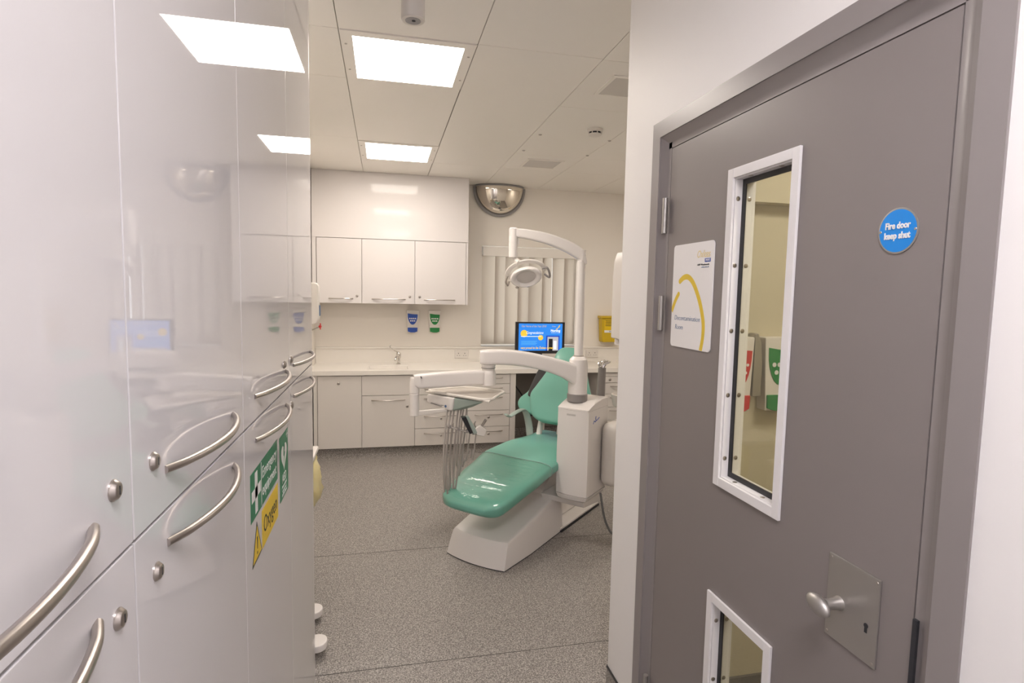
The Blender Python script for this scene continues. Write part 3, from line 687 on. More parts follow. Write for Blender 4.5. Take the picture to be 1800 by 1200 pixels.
# ================================================================ wall cupboards
YU = 5.85
w0 = thing('wall_cupboard', 'narrow single door wall cupboard at the left end', 'wall cupboard', (-0.43, 6.0, 1.50), 'gloss white wall cupboards')
w1 = thing('wall_cupboard', 'single door wall cupboard in the middle of the run', 'wall cupboard', (0.04, 6.0, 1.50), 'gloss white wall cupboards')
w2 = thing('wall_cupboard', 'wall cupboard at the right end nearest the window', 'wall cupboard', (0.55, 6.0, 1.50), 'gloss white wall cupboards')
ux = [-0.643, -0.216, 0.302, 0.822]
ZU0, ZU1 = 1.493, 2.128
for i, (tt, lk, (ha, hb)) in enumerate(((w0, -0.262, (-0.530, -0.300)), (w1, 0.253, (-0.120, 0.212)), (w2, 0.352, (0.395, 0.712)))):
    box('carcass', m_ugloss, tt, ux[i], ux[i+1]-0.0005, YU+0.021, YB-0.001, ZU0+0.003, ZU1+0.001)
    d = box('door', m_ugloss, tt, ux[i]+0.0025, ux[i+1]-0.0025, YU, YU+0.019, ZU0, ZU1-0.003, bev=0.0012)
    pull(d, ha, hb, ZU0+0.045, y=YU); lock(d, (lk, YU, ZU0+0.072), (0, -1, 0), 0.0105)
box('end_panel', m_ugloss, w2, 0.8225, 0.842, YU, YB-0.001, ZU0-0.002, ZU1, bev=0.001)
tag(MB().box(-0.684, 0.842, YU+0.0005, YU+0.019, ZU1+0.002, HC-0.001, bev=0.001).box(0.823, 0.842, YU+0.019, YB-0.001, ZU1+0.002, HC-0.001).box(-0.684, -0.646, YU+0.004, YU+0.02, ZU0, ZU1+0.002).build('infill_panel', m_ugloss), 'gloss white infill panel between wall cupboards and ceiling', 'panel')

# ================================================================ window with vertical blind
wn = sempty('window_1', ((WX0+WX1)/2, YB, WZ0), 'window with closed vertical blind')
mb = MB()
for a in ((WX0, WX0+0.03, WZ0, WZ1), (WX1-0.03, WX1, WZ0, WZ1), (WX0+0.03, WX1-0.03, WZ0, WZ0+0.035), (WX0+0.03, WX1-0.03, WZ1-0.03, WZ1), (1.59, 1.62, WZ0+0.035, WZ1-0.03)): mb.box(a[0], a[1], YB+0.09, YB+0.125, a[2], a[3])
mb.build('window_frame', m_plastic2, wn)
MB().box(WX0+0.03, WX1-0.03, YB+0.105, YB+0.111, WZ0+0.035, WZ1-0.03).build('pane', m_winglass, wn)
MB().box(WX0, WX1, YB-0.012, YB+0.09, WZ0-0.016, WZ0-0.0005, bev=0.003).build('window_sill', mat('glossy sill', (0.72, 0.74, 0.76), 0.15), wn)
m_slat = mat('blind fabric', (0.46, 0.43, 0.40), 0.7)
nt = m_slat.node_tree; tr = nt.nodes.new('ShaderNodeBsdfTranslucent'); tr.inputs['Color'].default_value = (0.70, 0.63, 0.56, 1)
mx = nt.nodes.new('ShaderNodeMixShader'); mx.inputs['Fac'].default_value = 0.6
nt.links.new(nt.nodes['Principled BSDF'].outputs['BSDF'], mx.inputs[1]); nt.links.new(tr.outputs['BSDF'], mx.inputs[2]); nt.links.new(mx.outputs['Shader'], nt.nodes['Material Output'].inputs['Surface'])
bl = thing('vertical_blind', 'closed beige vertical blind in the window', 'blind', ((WX0+WX1)/2, YB+0.03, WZ0))
MB().box(WX0+0.008, WX1-0.004, YB-0.022, YB+0.05, WZ1-0.112, WZ1-0.009, bev=0.002).build('headbox', m_top, bl)
ang = [20, 38, 12, 30, 15, 40, 18, 26, 42, 14, 33, 20, 36, 16]
n = 8; stp = (WX1-WX0-0.03)/n
for i in range(n):
    xc = WX0+0.015+stp*(i+0.5); a = math.radians(ang[i]*0.85); wd = 0.086
    z0s, z1s = WZ0+0.014, WZ1-0.100; ring = []
    mb = MB(); rows = []
    for z in (z0s, z1s):
        fr_, bk_ = [], []
        for k in range(7):
            q = -1+2*k/6; px = q*wd; py = 0.009*(1-q*q)
            fr_.append((xc+px*math.cos(a)-py*math.sin(a), YB+0.030+px*math.sin(a)-py*math.cos(a) , z))
            bk_.append((fr_[-1][0], fr_[-1][1]+0.0008, z))
        rows.append(fr_+bk_[::-1])
    mb.loft(rows); mb.build('slat', m_slat, bl)
MB().tube([(WX1-0.055, YB-0.005, WZ1-0.11), (WX1-0.052, YB-0.008, 1.6), (WX1-0.05, YB-0.004, 1.12)], 0.0016, seg=6).build('pull_chain', m_plastic2, bl)
# monitor
t = thing('computer_monitor', 'black computer monitor on the worktop showing a blue congratulations slide', 'monitor', (1.63, 5.86, 0.857))
MY = 5.83
Mo = dict(x0=1.354, x1=1.896, z0=0.985, z1=1.322)
MB().box(Mo['x0'], Mo['x1'], MY, MY+0.035, Mo['z0'], Mo['z1'], bev=0.004).build('bezel', m_plasticblk, t)
def emat(name, col, s=0.55):
    m = mat(name, tuple(c*0.15 for c in col), 0.3, emis=col, es=s); return m
e_blue = emat('screen blue', (0.025, 0.22, 0.72)); e_dblue = emat('screen dark blue', (0.01, 0.07, 0.45)); e_gold = emat('screen gold', (0.80, 0.50, 0.05)); e_white = emat('screen white', (0.85, 0.88, 0.95)); e_blk = emat('screen black', (0.01, 0.01, 0.012)); e_lt = emat('screen light blue', (0.12, 0.45, 0.85)); e_gry = emat('screen grey', (0.45, 0.43, 0.45)); e_tan = emat('screen ochre', (0.55, 0.40, 0.18))
sx0, sx1, sz0, sz1 = 1.387, 1.868, 1.018, 1.306
scr = box('screen', e_blue, t, sx0, sx1, MY-0.0012, MY-0.0002, sz0, sz1)
def sc(a, b, e=0.0): return basis((1, 0, 0), (0, 0, 1), (sx0+a*(sx1-sx0), MY-0.0018-e, sz0+b*(sz1-sz0)))
def scr_box(name, m, a0, a1, b0, b1, e=0.0): return MB().box(sx0+a0*(sx1-sx0), sx0+a1*(sx1-sx0), MY-0.0017-e, MY-0.0013-e, sz0+b0*(sz1-sz0), sz0+b1*(sz1-sz0)).build(name, m, scr)
for (a, b, r) in ((0.12, 0.63, 0.038), (0.50, 0.48, 0.028)):
    MB().lathe(sc(a, b).translation, (0, -1, 0), [(r, 0), (r, 0.0003), (0, 0.0003)], 24).build('gold_circle', e_gold, scr)
text('lettering', 'Our Nurse of the Year 2018', 0.03, sc(0.34, 0.90), e_tan, scr, width=0.27, shear=0.3)
text('lettering', 'Congratulations', 0.04, sc(0.36, 0.66, 0.0006), e_white, scr, width=0.19, shear=0.35)
scr_box('text_line', e_white, 0.05, 0.52, 0.515, 0.535, 0.0006)
for k in range(4): scr_box('text_line', e_lt, 0.06, 0.42-0.03*(k % 2), 0.34-0.04*k, 0.352-0.04*k)
text('lettering', 'very proud to be Oxleas nurses', 0.034, sc(0.42, 0.10, 0.0012), e_gold, scr, width=0.36, shear=0.3, bold=0.0006)
text('lettering', 'Nursing', 0.034, sc(0.84, 0.74), e_white, scr, width=0.105, bold=0.001)
text('lettering', 'leading and caring', 0.010, sc(0.84, 0.665), e_white, scr, width=0.095)
text('lettering', 'Oxleas', 0.018, sc(0.80, 0.90), e_tan, scr, width=0.04, shear=0.3)
MB().prism([sc(a, b).translation for a, b in ((0.84, 0.78), (0.87, 0.82), (0.90, 0.86), (0.92, 0.94), (0.95, 0.95), (0.93, 0.87), (0.90, 0.83), (0.87, 0.78))], (0, -0.0003, 0)).build('bird_mark', e_gold, scr)
scr_box('picture_border', e_dblue, 0.625, 0.94, 0.0, 0.56)
scr_box('picture', e_gry, 0.66, 0.91, 0.0, 0.51, 0.0005)
scr_box('picture_figure', e_blk, 0.69, 0.78, 0.0, 0.44, 0.0010)
scr_box('picture_figure', e_white, 0.80, 0.87, 0.05, 0.36, 0.0010)
MB().box(1.60, 1.66, MY+0.036, MY+0.06, 0.872, 1.15, bev=0.006).build('stand', m_plasticblk, t)
MB().lathe((1.60, 5.80, 0.8573), (0, 0, 1), [(0.135, 0), (0.135, 0.006), (0.12, 0.012), (0, 0.014)], 32).build('base', m_plasticblk, t)
# sharps bin
t = thing('sharps_bin', 'yellow sharps bin on the back wall beside the window', 'sharps bin', (2.53, 6.13, 1.09))
MB().prism([(2.418, YB-0.002, 1.355), (2.66, YB-0.002, 1.355), (2.645, YB-0.002, 1.085), (2.432, YB-0.002, 1.085)], (0, -0.11, 0), bev=0.010).build('body', m_yellowbin, t)
MB().box(2.408, 2.668, YB-0.122, YB-0.001, 1.356, 1.385, bev=0.006).build('lid', m_yellowbin, t)
MB().box(2.452, 2.628, YB-0.1135, YB-0.1123, 1.20, 1.335).build('label_panel', m_signyel, t)
MB().box(2.452, 2.628, YB-0.1145, YB-0.1137, 1.195, 1.222).build('write_on_strip', m_white, t)
mm = MB()
for k in range(4): mm.box(2.462, 2.54-0.006*(k % 2), YB-0.1145, YB-0.1137, 1.325-0.018*k, 1.331-0.018*k)
mm.build('text_lines', m_blackp, t)
MB().prism([(2.545, YB-0.1137, 1.27), (2.585, YB-0.1137, 1.318), (2.622, YB-0.1137, 1.27), (2.585, YB-0.1137, 1.225)], (0, -0.0006, 0)).build('hazard_diamond', m_white, t)
text('lettering', 'SHARPS', 0.022, basis((1, 0, 0), (0, 0, 1), (2.54, YB-0.1152, 1.208)), m_blackp, t, width=0.06)
# dispenser past the wall corner
t = thing('towel_dispenser', 'white rounded dispenser just past the white wall corner', 'dispenser', (1.05, 2.16, 1.42))
MB().prism([(0.952, WE+0.0005, 1.80), (1.22, WE+0.0005, 1.80), (1.22, WE+0.0005, 1.44), (0.936, WE+0.0005, 1.44), (0.936, WE+0.0005, 1.70), (0.94, WE+0.0005, 1.76)], (0, 0.185, 0), bev=0.008).build('housing', m_plastic2, t)
MB().box(0.955, 1.18, WE+0.02, WE+0.185, 1.412, 1.438, bev=0.003).build('outlet', m_plastic, t)
# soap dispenser on the left wall
t = thing('soap_dispenser', 'white elbow lever soap dispenser with red tip on the left wall', 'dispenser', (-0.60, 4.6, 1.27))
MB().prism([(XL+0.0005, 4.55, 1.675), (-0.505, 4.55, 1.672), (-0.490, 4.55, 1.655), (-0.484, 4.55, 1.40), (-0.50, 4.55, 1.36), (XL+0.0005, 4.55, 1.30)], (0, 0.10, 0), bev=0.012, seg=3).build('housing', m_plastic2, t)
MB().box(-0.4845, -0.4805, 4.575, 4.625, 1.42, 1.50).build('viewing_window', m_navy, t)
MB().tube([(XL+0.03, 4.58, 1.28), (-0.56, 4.56, 1.305), (-0.50, 4.54, 1.33), (-0.478, 4.535, 1.338)], 0.005, seg=8).build('elbow_lever', m_steel, t)
MB().tube([(-0.482, 4.535, 1.337), (-0.468, 4.532, 1.345)], 0.010, seg=8).box(-0.476, -0.470, 4.52, 4.55, 1.318, 1.365).build('red_tip', m_redp, t)
# ================================================================ bins in the left alcove
def pedal_bin(label, y, xr, h):
    t = thing('pedal_bin', label, 'bin', (-0.52, y, 0), 'white pedal bins beside the tall cabinets')
    MB().box(-0.68, xr-0.075, y-0.11, y+0.12, 0.02, h, bev=0.02).build('body', m_plastic2, t)
    MB().box(-0.685, xr-0.07, y-0.115, y+0.125, h+0.001, h+0.04, bev=0.014).build('lid', m_plastic, t)
    P = []
    for k in range(9): a = -math.pi/2+math.pi*k/8; P.append((xr-0.045+0.045*math.cos(a), y+0.052*math.sin(a), 0.030))
    P = [(xr-0.09, y-0.045, 0.030)]+P+[(xr-0.09, y+0.045, 0.030)]
    MB().prism(P, (0, 0, 0.034), bev=0.008).build('pedal', m_plastic, t)
    MB().box(-0.66, xr-0.08, y-0.09, y+0.10, 0.0, 0.02).build('foot', m_dark, t)
pedal_bin('white pedal bin nearest the end of the tall cabinets', 2.54, -0.245, 0.62)
pedal_bin('white pedal bin second from the end of the tall cabinets', 2.81, -0.292, 0.62)
t = thing('sack_holder', 'white sack holder bin with pale yellow bag hanging over its edge', 'bin', (-0.52, 3.28, 0))
MB().box(-0.69, -0.405, 3.14, 3.42, 0.02, 0.66, bev=0.02).build('frame', m_plastic2, t)
MB().box(-0.695, -0.372, 3.13, 3.43, 0.682, 0.712, bev=0.010).build('lid', m_plastic, t)
rings = []
for j, (z, xr, yy) in enumerate(((0.680, -0.392, 0.13), (0.64, -0.366, 0.150), (0.585, -0.345, 0.155), (0.53, -0.350, 0.150), (0.485, -0.338, 0.14), (0.44, -0.358, 0.10), (0.415, -0.385, 0.05))):
    r = []
    for k in range(24):
        a = 2*math.pi*k/24; wob = 0.006*math.sin(5*a+j*1.3)+0.004*math.sin(9*a+j*2.1)
        r.append((-0.400+(xr+0.400)*max(math.cos(a), -0.05)+wob, 3.28+(yy+wob)*math.sin(a), z))
    rings.append(r)
MB().loft(rings).build('bag', m_bag, t, angle=80, label='pale yellow plastic bag')

# ================================================================ dental chair and unit
O = Vector((0.523, 3.256, 0)); U = Vector((0.713, 0.701, 0)); W = Vector((-0.701, 0.713, 0)); Z = Vector((0, 0, 1))
def loc(s, l, z): return O + U*s + W*l + Z*z
Rl = basis(U, W, O)      # local (s, lateral, z) -> world
ch = thing('dental_chair', 'teal upholstered dental chair with white base in the middle of the room', 'dental chair', tuple(loc(0.4, 0, 0)))
def interp(tab, s):
    if s <= tab[0][0]: return tab[0][1]
    for a, b in zip(tab, tab[1:]):
        if s <= b[0]:
            t = (s-a[0])/(b[0]-a[0]); t = t*t*(3-2*t)*0.5+t*0.5; return a[1]*(1-t)+b[1]*t
    return tab[-1][1]
# seat + leg rest, one continuous cushion
zc_t = [(-0.10, 0.362), (0.0, 0.385), (0.25, 0.452), (0.5, 0.507), (0.75, 0.522), (1.0, 0.515), (1.22, 0.53)]
hw_t = [(-0.10, 0.200), (0.0, 0.222), (0.25, 0.262), (0.5, 0.278), (0.70, 0.268), (0.95, 0.245), (1.22, 0.225)]
S0, S1 = -0.085, 1.20
def cush_ring(s, inflate=0.0, n=40, th=0.052):
    e0 = min(1, max(0, (s-S0+inflate)/0.075)); e1 = min(1, max(0, (S1-s)/0.07))
    k = math.sqrt(max(0, 1-(1-e0)**2))*math.sqrt(max(0, 1-(1-e1)**2))
    kw = (1-(1-e0)**3.0)*(1-(1-e1)**3.0)
    hw = (interp(hw_t, s)-0.055)*1.0 + 0.055*kw + inflate; hw *= (0.80+0.20*kw); t_ = th*max(k, 0.02)+inflate; zc = interp(zc_t, s)
    out = []
    for i in range(n):
        a = 2*math.pi*i/n; ca, sa = math.cos(a), math.sin(a)
        x = (abs(ca)**0.42)*(1 if ca > 0 else -1)*hw; z = (abs(sa)**0.62)*(1 if sa > 0 else -1)*t_
        z += -0.010*max(0, 1-(x/hw)**2)*(1 if sa > 0 else 0)*kw
        out.append(loc(s, x, zc+z))
    return out
ss = [S0+0.0008, S0+0.006, S0+0.016, S0+0.03, S0+0.05, S0+0.075]+[0.0+0.06*i for i in range(0, 19)]+[1.13, 1.155, 1.175, 1.19, 1.199]
MB().loft([cush_ring(s) for s in ss]).build('seat', m_green, ch, angle=80)
# clear protective film over the leg rest (upper surface only)
mb = MB(); rows = []
fs = [S0+0.004, S0+0.012, S0+0.03, S0+0.05, S0+0.075]+[0.0+0.05*i for i in range(0, 9)]+[0.445]
for s in fs:
    r = cush_ring(s, 0.0028, n=72); rows.append([v for v in r[-7:]+r[:44]])
V = [[mb.bm.verts.new(p) for p in r] for r in rows]
for A, B in zip(V, V[1:]):
    for k in range(len(A)-1): mb.bm.faces.new((A[k], A[k+1], B[k+1], B[k]))
mb.build('clear_cover', m_film, ch, angle=80, label='clear plastic film over the foot end')
r = cush_ring(0.447, 0.0032, n=72); MB().tube([v for v in (r[-5:]+r[:42])], 0.0022, seg=6, smooth=1).build('cover_hem', mat('film hem', (0.30, 0.42, 0.38), 0.25), ch)
# under-seat carrier
MB().hull([loc(a, b, c) for a in (0.30, 1.05) for b in (-0.16, 0.16) for c in ((0.40, 0.462) if a > 0.5 else (0.38, 0.41))], 0.01).build('seat_carrier', m_plastic, ch)
MB().hull([loc(a, b, c) for (a, c) in ((0.62, 0.12), (0.62, 0.30), (0.80, 0.42), (1.10, 0.42), (1.15, 0.03), (0.70, 0.03)) for b in (-0.12, 0.12)], 0.01).build('lift_column', m_plastic, ch)
# base shroud
def base_ring(z, f):
    # outline at height fraction f (0 bottom, 1 top)
    s0 = 0.015+0.055*f; s1 = 0.735-0.01*f; hl = 0.215-0.012*f
    P = []
    for k in range(9):      # curved front
        a = -1+2*k/8; P.append((s0-0.030*(1-a*a), hl*a))
    P += [(0.30, hl+0.010), (s1, hl)]
    P += [(s1, -hl), (0.30, -hl-0.010)]
    return P
mb = MB(); R_ = []
def top_z(s): return 0.155+(0.285-0.155)*min(1, max(0, (s-0.06)/0.66))
for f, g in ((0.0, 0.0), (0.45, 0.5), (0.86, 0.88), (0.96, 0.97), (1.0, 1.0)):
    P = base_ring(0, f); ins = 0.0 if f < 0.95 else (0.006 if f < 1 else 0.018)
    R_.append([loc(s+(ins if s < 0.3 else -ins), l*(1-ins/0.21), 0.006+(top_z(s)-0.006)*g) for s, l in P])
mb.loft(R_); mb.build('base_cover', m_plastic, ch, angle=30)
MB().prism([tuple(loc(s*1.0, l, 0.001)) for s, l in base_ring(0, 0)], (0, 0, 0.0048)).build('base_foot', m_dark, ch)
MB().prism([tuple(loc(s, l, 0.001)) for s, l in ((0.70, 0.225), (0.70, -0.228), (1.325, -0.225), (1.345, -0.19), (1.345, 0.19), (1.325, 0.225))], (0, 0, 0.012)).build('floor_plate_edge', m_dark, ch)
MB().prism([tuple(loc(s, l, 0.014)) for s, l in ((0.70, 0.220), (0.70, -0.221), (1.322, -0.220), (1.340, -0.185), (1.340, 0.185), (1.322, 0.220))], (0, 0, 0.016), bev=0.004).build('floor_plate', m_plastic, ch)
MB().tube([loc(0.76, -0.19, 0.235), loc(0.78, -0.20, 0.21), loc(0.80, -0.19, 0.18)], 0.012, seg=8).build('pivot_bolt', m_dark, ch)
# backrest: teal pad, black shell, teal rear layer with a lower lobe
def pad(points, th, offset, name, m, n=36, flat=0.5, label=None):
    """points: (s, z, half width, lateral centre)"""
    rg = []
    Q = []
    for i in range(len(points)-1):
        a = points[max(i-1, 0)]; b = points[i]; c_ = points[i+1]; d = points[min(i+2, len(points)-1)]
        for k in range(5):
            t = k/5; Q.append(tuple(0.5*((2*b[q])+(-a[q]+c_[q])*t+(2*a[q]-5*b[q]+4*c_[q]-d[q])*t*t+(-a[q]+3*b[q]-3*c_[q]+d[q])*t**3) for q in range(4)))
    Q.append(points[-1]); L_ = len(Q)
    for i, q in enumerate(Q):
        p0 = Q[max(i-1, 0)]; p1 = Q[min(i+1, L_-1)]; ds, dz = p1[0]-p0[0], p1[1]-p0[1]; l = math.hypot(ds, dz) or 1
        ns, nz = dz/l, -ds/l      # pointing backwards-down
        e = min(1, min(i, L_-1-i)/4.0); k = math.sqrt(max(0, 1-(1-e)**2)); k = max(k, 0.05)
        ring = []
        for j in range(n):
            a = 2*math.pi*j/n; ca, sa = math.cos(a), math.sin(a)
            x = (abs(ca)**0.6)*(1 if ca > 0 else -1)*max(q[2], 0.01); h = (abs(sa)**0.7)*(1 if sa > 0 else -1)*th*k + offset
            ring.append(loc(q[0]+ns*h, q[3]+x, q[1]+nz*h))
        rg.append(ring)
    return MB().loft(rg).build(name, m, ch, angle=80, label=label)
pad([(0.980, 0.665, 0.10, 0), (0.995, 0.700, 0.19, 0), (1.035, 0.785, 0.240, 0), (1.07, 0.855, 0.256, 0), (1.10, 0.915, 0.225, 0), (1.137, 0.98, 0.190, 0), (1.17, 1.045, 0.155, 0), (1.185, 1.075, 0.11, 0)], 0.045, 0.0, 'backrest', m_green)
pad([(1.05, 0.82, 0.12, 0.08), (1.06, 0.85, 0.222, 0.085), (1.09, 0.90, 0.232, 0.088), (1.14, 0.985, 0.215, 0.092), (1.18, 1.06, 0.185, 0.098), (1.20, 1.10, 0.13, 0.095)], 0.024, 0.066, 'back_shell', m_plasticblk, label='black shell behind the backrest')
pad([(1.00, 0.69, 0.14, 0.09), (1.01, 0.73, 0.25, 0.10), (1.035, 0.785, 0.305, 0.115), (1.06, 0.84, 0.300, 0.115), (1.09, 0.90, 0.255, 0.105), (1.14, 0.985, 0.232, 0.108), (1.18, 1.06, 0.205, 0.115), (1.20, 1.10, 0.14, 0.11)], 0.030, 0.122, 'rear_cushion', m_green)
pad([(1.185, 1.085, 0.06, 0.03), (1.20, 1.11, 0.10, 0.03), (1.235, 1.145, 0.108, 0.03), (1.275, 1.178, 0.100, 0.03), (1.295, 1.195, 0.06, 0.03)], 0.032, 0.0, 'headrest', m_green)
MB().hull([loc(a, b, c) for (a, c) in ((1.06, 0.45), (1.14, 0.45), (1.16, 0.78), (1.24, 0.86)) for b in (-0.05, 0.05)], 0.008).build('back_support', m_plastic, ch)
MB().tube([loc(1.02, 0.16, 0.48), loc(1.05, 0.165, 0.58), loc(1.10, 0.17, 0.70)], 0.022, seg=12).build('side_strut', m_plastic, ch)
MB().tube([loc(0.81, 0.315, 0.728), loc(0.86, 0.315, 0.706), loc(0.94, 0.313, 0.722), loc(1.03, 0.308, 0.728), loc(1.075, 0.30, 0.69), loc(1.085, 0.28, 0.60), loc(1.06, 0.25, 0.50)], 0.026, seg=12, sx=0.45, upv=tuple(W), smooth=5, rad=[0.018, 0.020, 0.022, 0.024, 0.030, 0.032, 0.030]).build('armrest', m_sage, ch, label='sage grey armrest')

# ---- cuspidor column (dental unit)
du = thing('dental_unit', 'white dental delivery unit with column, swing arms, tray and hoses beside the chair', 'dental unit', tuple(loc(0.7, -0.4, 0)))
c0s, c1s, lR, lL = 0.540, 0.835, -0.478, -0.262
def lb(a0, a1, b0, b1, c0, c1, bev=0.0, seg=2): return MB().box(a0, a1, b0, b1, c0, c1, bev=bev, R=Rl, seg=seg)
def col_ring(z, s0, s1, l0, l1, bul=0.012):
    P = []
    for k in range(9): a = -1+2*k/8; P.append(loc(s0-bul*(1-a*a), (l0+l1)/2+(l1-l0)/2*a, z(s0) if callable(z) else z))
    P += [loc(s0+0.03, l1+0.004, z), loc(s1, l1, z), loc(s1, l0, z), loc(s0+0.03, l0-0.004, z)]
    return P
MB().loft([col_ring(0.345, c0s, c1s, lR, lL), col_ring(0.60, c0s-0.003, c1s, lR-0.002, lL+0.002), col_ring(0.893, c0s, c1s, lR, lL)]).build('column', m_plastic, du, angle=40)
MB().loft([col_ring(0.300, c0s+0.03, c1s-0.02, lR+0.03, lL-0.03), col_ring(0.312, c0s+0.008, c1s-0.01, lR+0.01, lL-0.01), col_ring(0.342, c0s-0.002, c1s, lR-0.002, lL+0.002)]).build('column_foot', m_plastic, du, angle=40)
# domed top cover
def top_ring(l, ins=0.0):
    out = []
    for k in range(17):
        t_ = k/16; out.append(loc(c0s-0.008+ins+(c1s-c0s+0.008-2*ins)*t_, l, 0.897+0.006+(0.046-ins)*math.sin(math.pi/2*min(1, t_/0.62))**0.9))
    out += [loc(c1s-ins, l, 0.894), loc(c0s-0.008+ins, l, 0.894)]
    return out
MB().loft([top_ring(lR-0.001, 0.006), top_ring(lR+0.004), top_ring(lL-0.004), top_ring(lL+0.001, 0.006)]).build('top_cover', m_plastic, du, angle=40)
lb(c0s-0.0135, c0s-0.010, -0.392, -0.330, 0.858, 0.870, 0.001).build('name_slot', m_vent, du)
# thin seam on the front and the blue mark on the side
sb = basis(U, Z, loc(0.60, lR-0.0045, 0.835))
def on_side(a, z): return loc(a, lR-0.0035, z)
mk = MB()
for pts in ([(0.60, 0.808), (0.612, 0.826), (0.622, 0.822), (0.630, 0.815)], [(0.626, 0.818), (0.640, 0.822), (0.634, 0.842), (0.642, 0.850)], [(0.640, 0.822), (0.664, 0.826), (0.690, 0.836)]):
    mk.tube([on_side(a, z) for a, z in pts], 0.0026, seg=6)
mk.build('blue_emblem', m_blue, du)
# side body panels on the far/right side of the column
lb(0.70, 1.02, -0.62, -0.485, 0.38, 0.80, 0.05, 4).build('assistant_housing', m_plastic2, du)
lb(0.86, 1.02, -0.66, -0.56, 0.40, 0.60, 0.03, 3).build('filter_box', m_plastic2, du)
MB().lathe(loc(0.98, -0.53, 0.80), (0, 0, 1), [(0.03, 0), (0.035, 0.05), (0.072, 0.075), (0.085, 0.13), (0.088, 0.15), (0.082, 0.152), (0.072, 0.12), (0.03, 0.085), (0, 0.08)], 32).build('cuspidor_bowl', m_plastic2, du)
# bracket that carries the column off the chair base
MB().hull([loc(a, b, c) for (a, c) in ((0.58, 0.295), (0.60, 0.25), (0.84, 0.299), (0.86, 0.22)) for b in (-0.44, -0.12)], 0.012).build('mounting_bracket', m_plastic, du)
# cable at the floor on the right
MB().tube([loc(0.80, -0.46, 0.30), loc(0.80, -0.50, 0.12), loc(0.83, -0.56, 0.02), loc(0.95, -0.62, 0.012), loc(1.2, -0.66, 0.010)], 0.008, seg=8, smooth=6).build('supply_cable', mat('supply cable', (0.20, 0.20, 0.20), 0.5), du)
# grey post with wrapped curing light
MB().tube([loc(0.86, -0.415, 0.90), loc(0.86, -0.415, 1.05), loc(0.862, -0.415, 1.135)], 0.030, seg=18, sx=0.85, smooth=3).build('grey_holder', m_greyring, du)
mb = MB()
for k in range(5):
    a = -0.9+0.45*k; mb.tube([loc(0.862, -0.415, 1.13), loc(0.862+0.02*math.sin(a*3), -0.415-0.02*a, 1.16), loc(0.862+0.012, -0.415-0.045*a-0.012, 1.19-0.008*abs(k-2.2))], 0.012, seg=8, rad=[0.014, 0.011, 0.005])
mb.build('wrapped_handles', m_chrome, du)
# pole stack
PX, PY = 1.222, 3.46
MB().cyl((PX, PY, 0.935), (PX, PY, 0.985), 0.066, 0.066, 40, bev=0.003).build('grey_collar', m_greyring, du)
MB().lathe((PX, PY, 0.965), (0, 0, 1), [(0.062, 0), (0.062, 0.12), (0.060, 0.16)], 40).build('swivel_sleeve', m_plastic, du)
MB().lathe((PX, PY, 1.06), (0, 0, 1), [(0.061, 0), (0.063, 0.02), (0.062, 0.10), (0.056, 0.145), (0.040, 0.162), (0.034, 0.166)], 40).build('swivel_head', m_plastic, du)
MB().cyl((PX, PY, 1.222), (PX, PY, 1.232), 0.033, seg=32).build('steel_ring', m_steel, du)
# swooping main arm (rectangular section following a curve)
def beam(name, ctrl, m, parent, bev=0.3, th=0.045, label=None, n=6):
    """ctrl: (x, y, ztop, zbot, half thickness) ; arm in a vertical sheet"""
    Q = []
    for i in range(len(ctrl)-1):
        a = ctrl[max(i-1, 0)]; b = ctrl[i]; c_ = ctrl[i+1]; d = ctrl[min(i+2, len(ctrl)-1)]
        for k in range(n):
            t = k/n; Q.append([0.5*((2*b[q])+(-a[q]+c_[q])*t+(2*a[q]-5*b[q]+4*c_[q]-d[q])*t*t+(-a[q]+3*b[q]-3*c_[q]+d[q])*t**3) for q in range(5)])
    Q.append(list(ctrl[-1])); rg = []
    for i, q in enumerate(Q):
        p0 = Q[max(i-1, 0)]; p1 = Q[min(i+1, len(Q)-1)]
        tx, ty = p1[0]-p0[0], p1[1]-p0[1]; l = math.hypot(tx, ty) or 1; nx, ny = -ty/l, tx/l
        h = (q[2]-q[3])/2; zc = (q[2]+q[3])/2; r = []
        for j in range(28):
            a = 2*math.pi*j/28; ca, sa = math.cos(a), math.sin(a); e = 0.32
            u_ = (abs(ca)**e)*(1 if ca > 0 else -1)*q[4]; v_ = (abs(sa)**e)*(1 if sa > 0 else -1)*h
            r.append((q[0]+nx*u_, q[1]+ny*u_, zc+v_))
        rg.append(r)
    return MB().loft(rg).build(name, m, parent, angle=50, label=label)
beam('main_arm', [(1.262, 3.46, 1.165, 1.02, 0.046), (1.20, 3.46, 1.178, 1.035, 0.055), (1.10, 3.462, 1.205, 1.095, 0.054), (0.97, 3.467, 1.236, 1.140, 0.052), (0.84, 3.475, 1.259, 1.165, 0.050), (0.72, 3.485, 1.268, 1.174, 0.050), (0.62, 3.495, 1.265, 1.174, 0.050), (0.585, 3.498, 1.258, 1.180, 0.040)], m_plastic, du)
JX, JY = 0.640, 3.495
MB().lathe((JX, JY, 1.040), (0, 0, 1), [(0.040, 0), (0.048, 0.003), (0.048, 0.075), (0.043, 0.092), (0.040, 0.096), (0.041, 0.118), (0.046, 0.134)], 36).build('elbow_joint', m_plastic, du)
MB().lathe((JX, JY, 1.150), (0, 0, 1), [(0.0445, 0), (0.0445, 0.004)], 36).build('joint_groove', m_greyring, du)
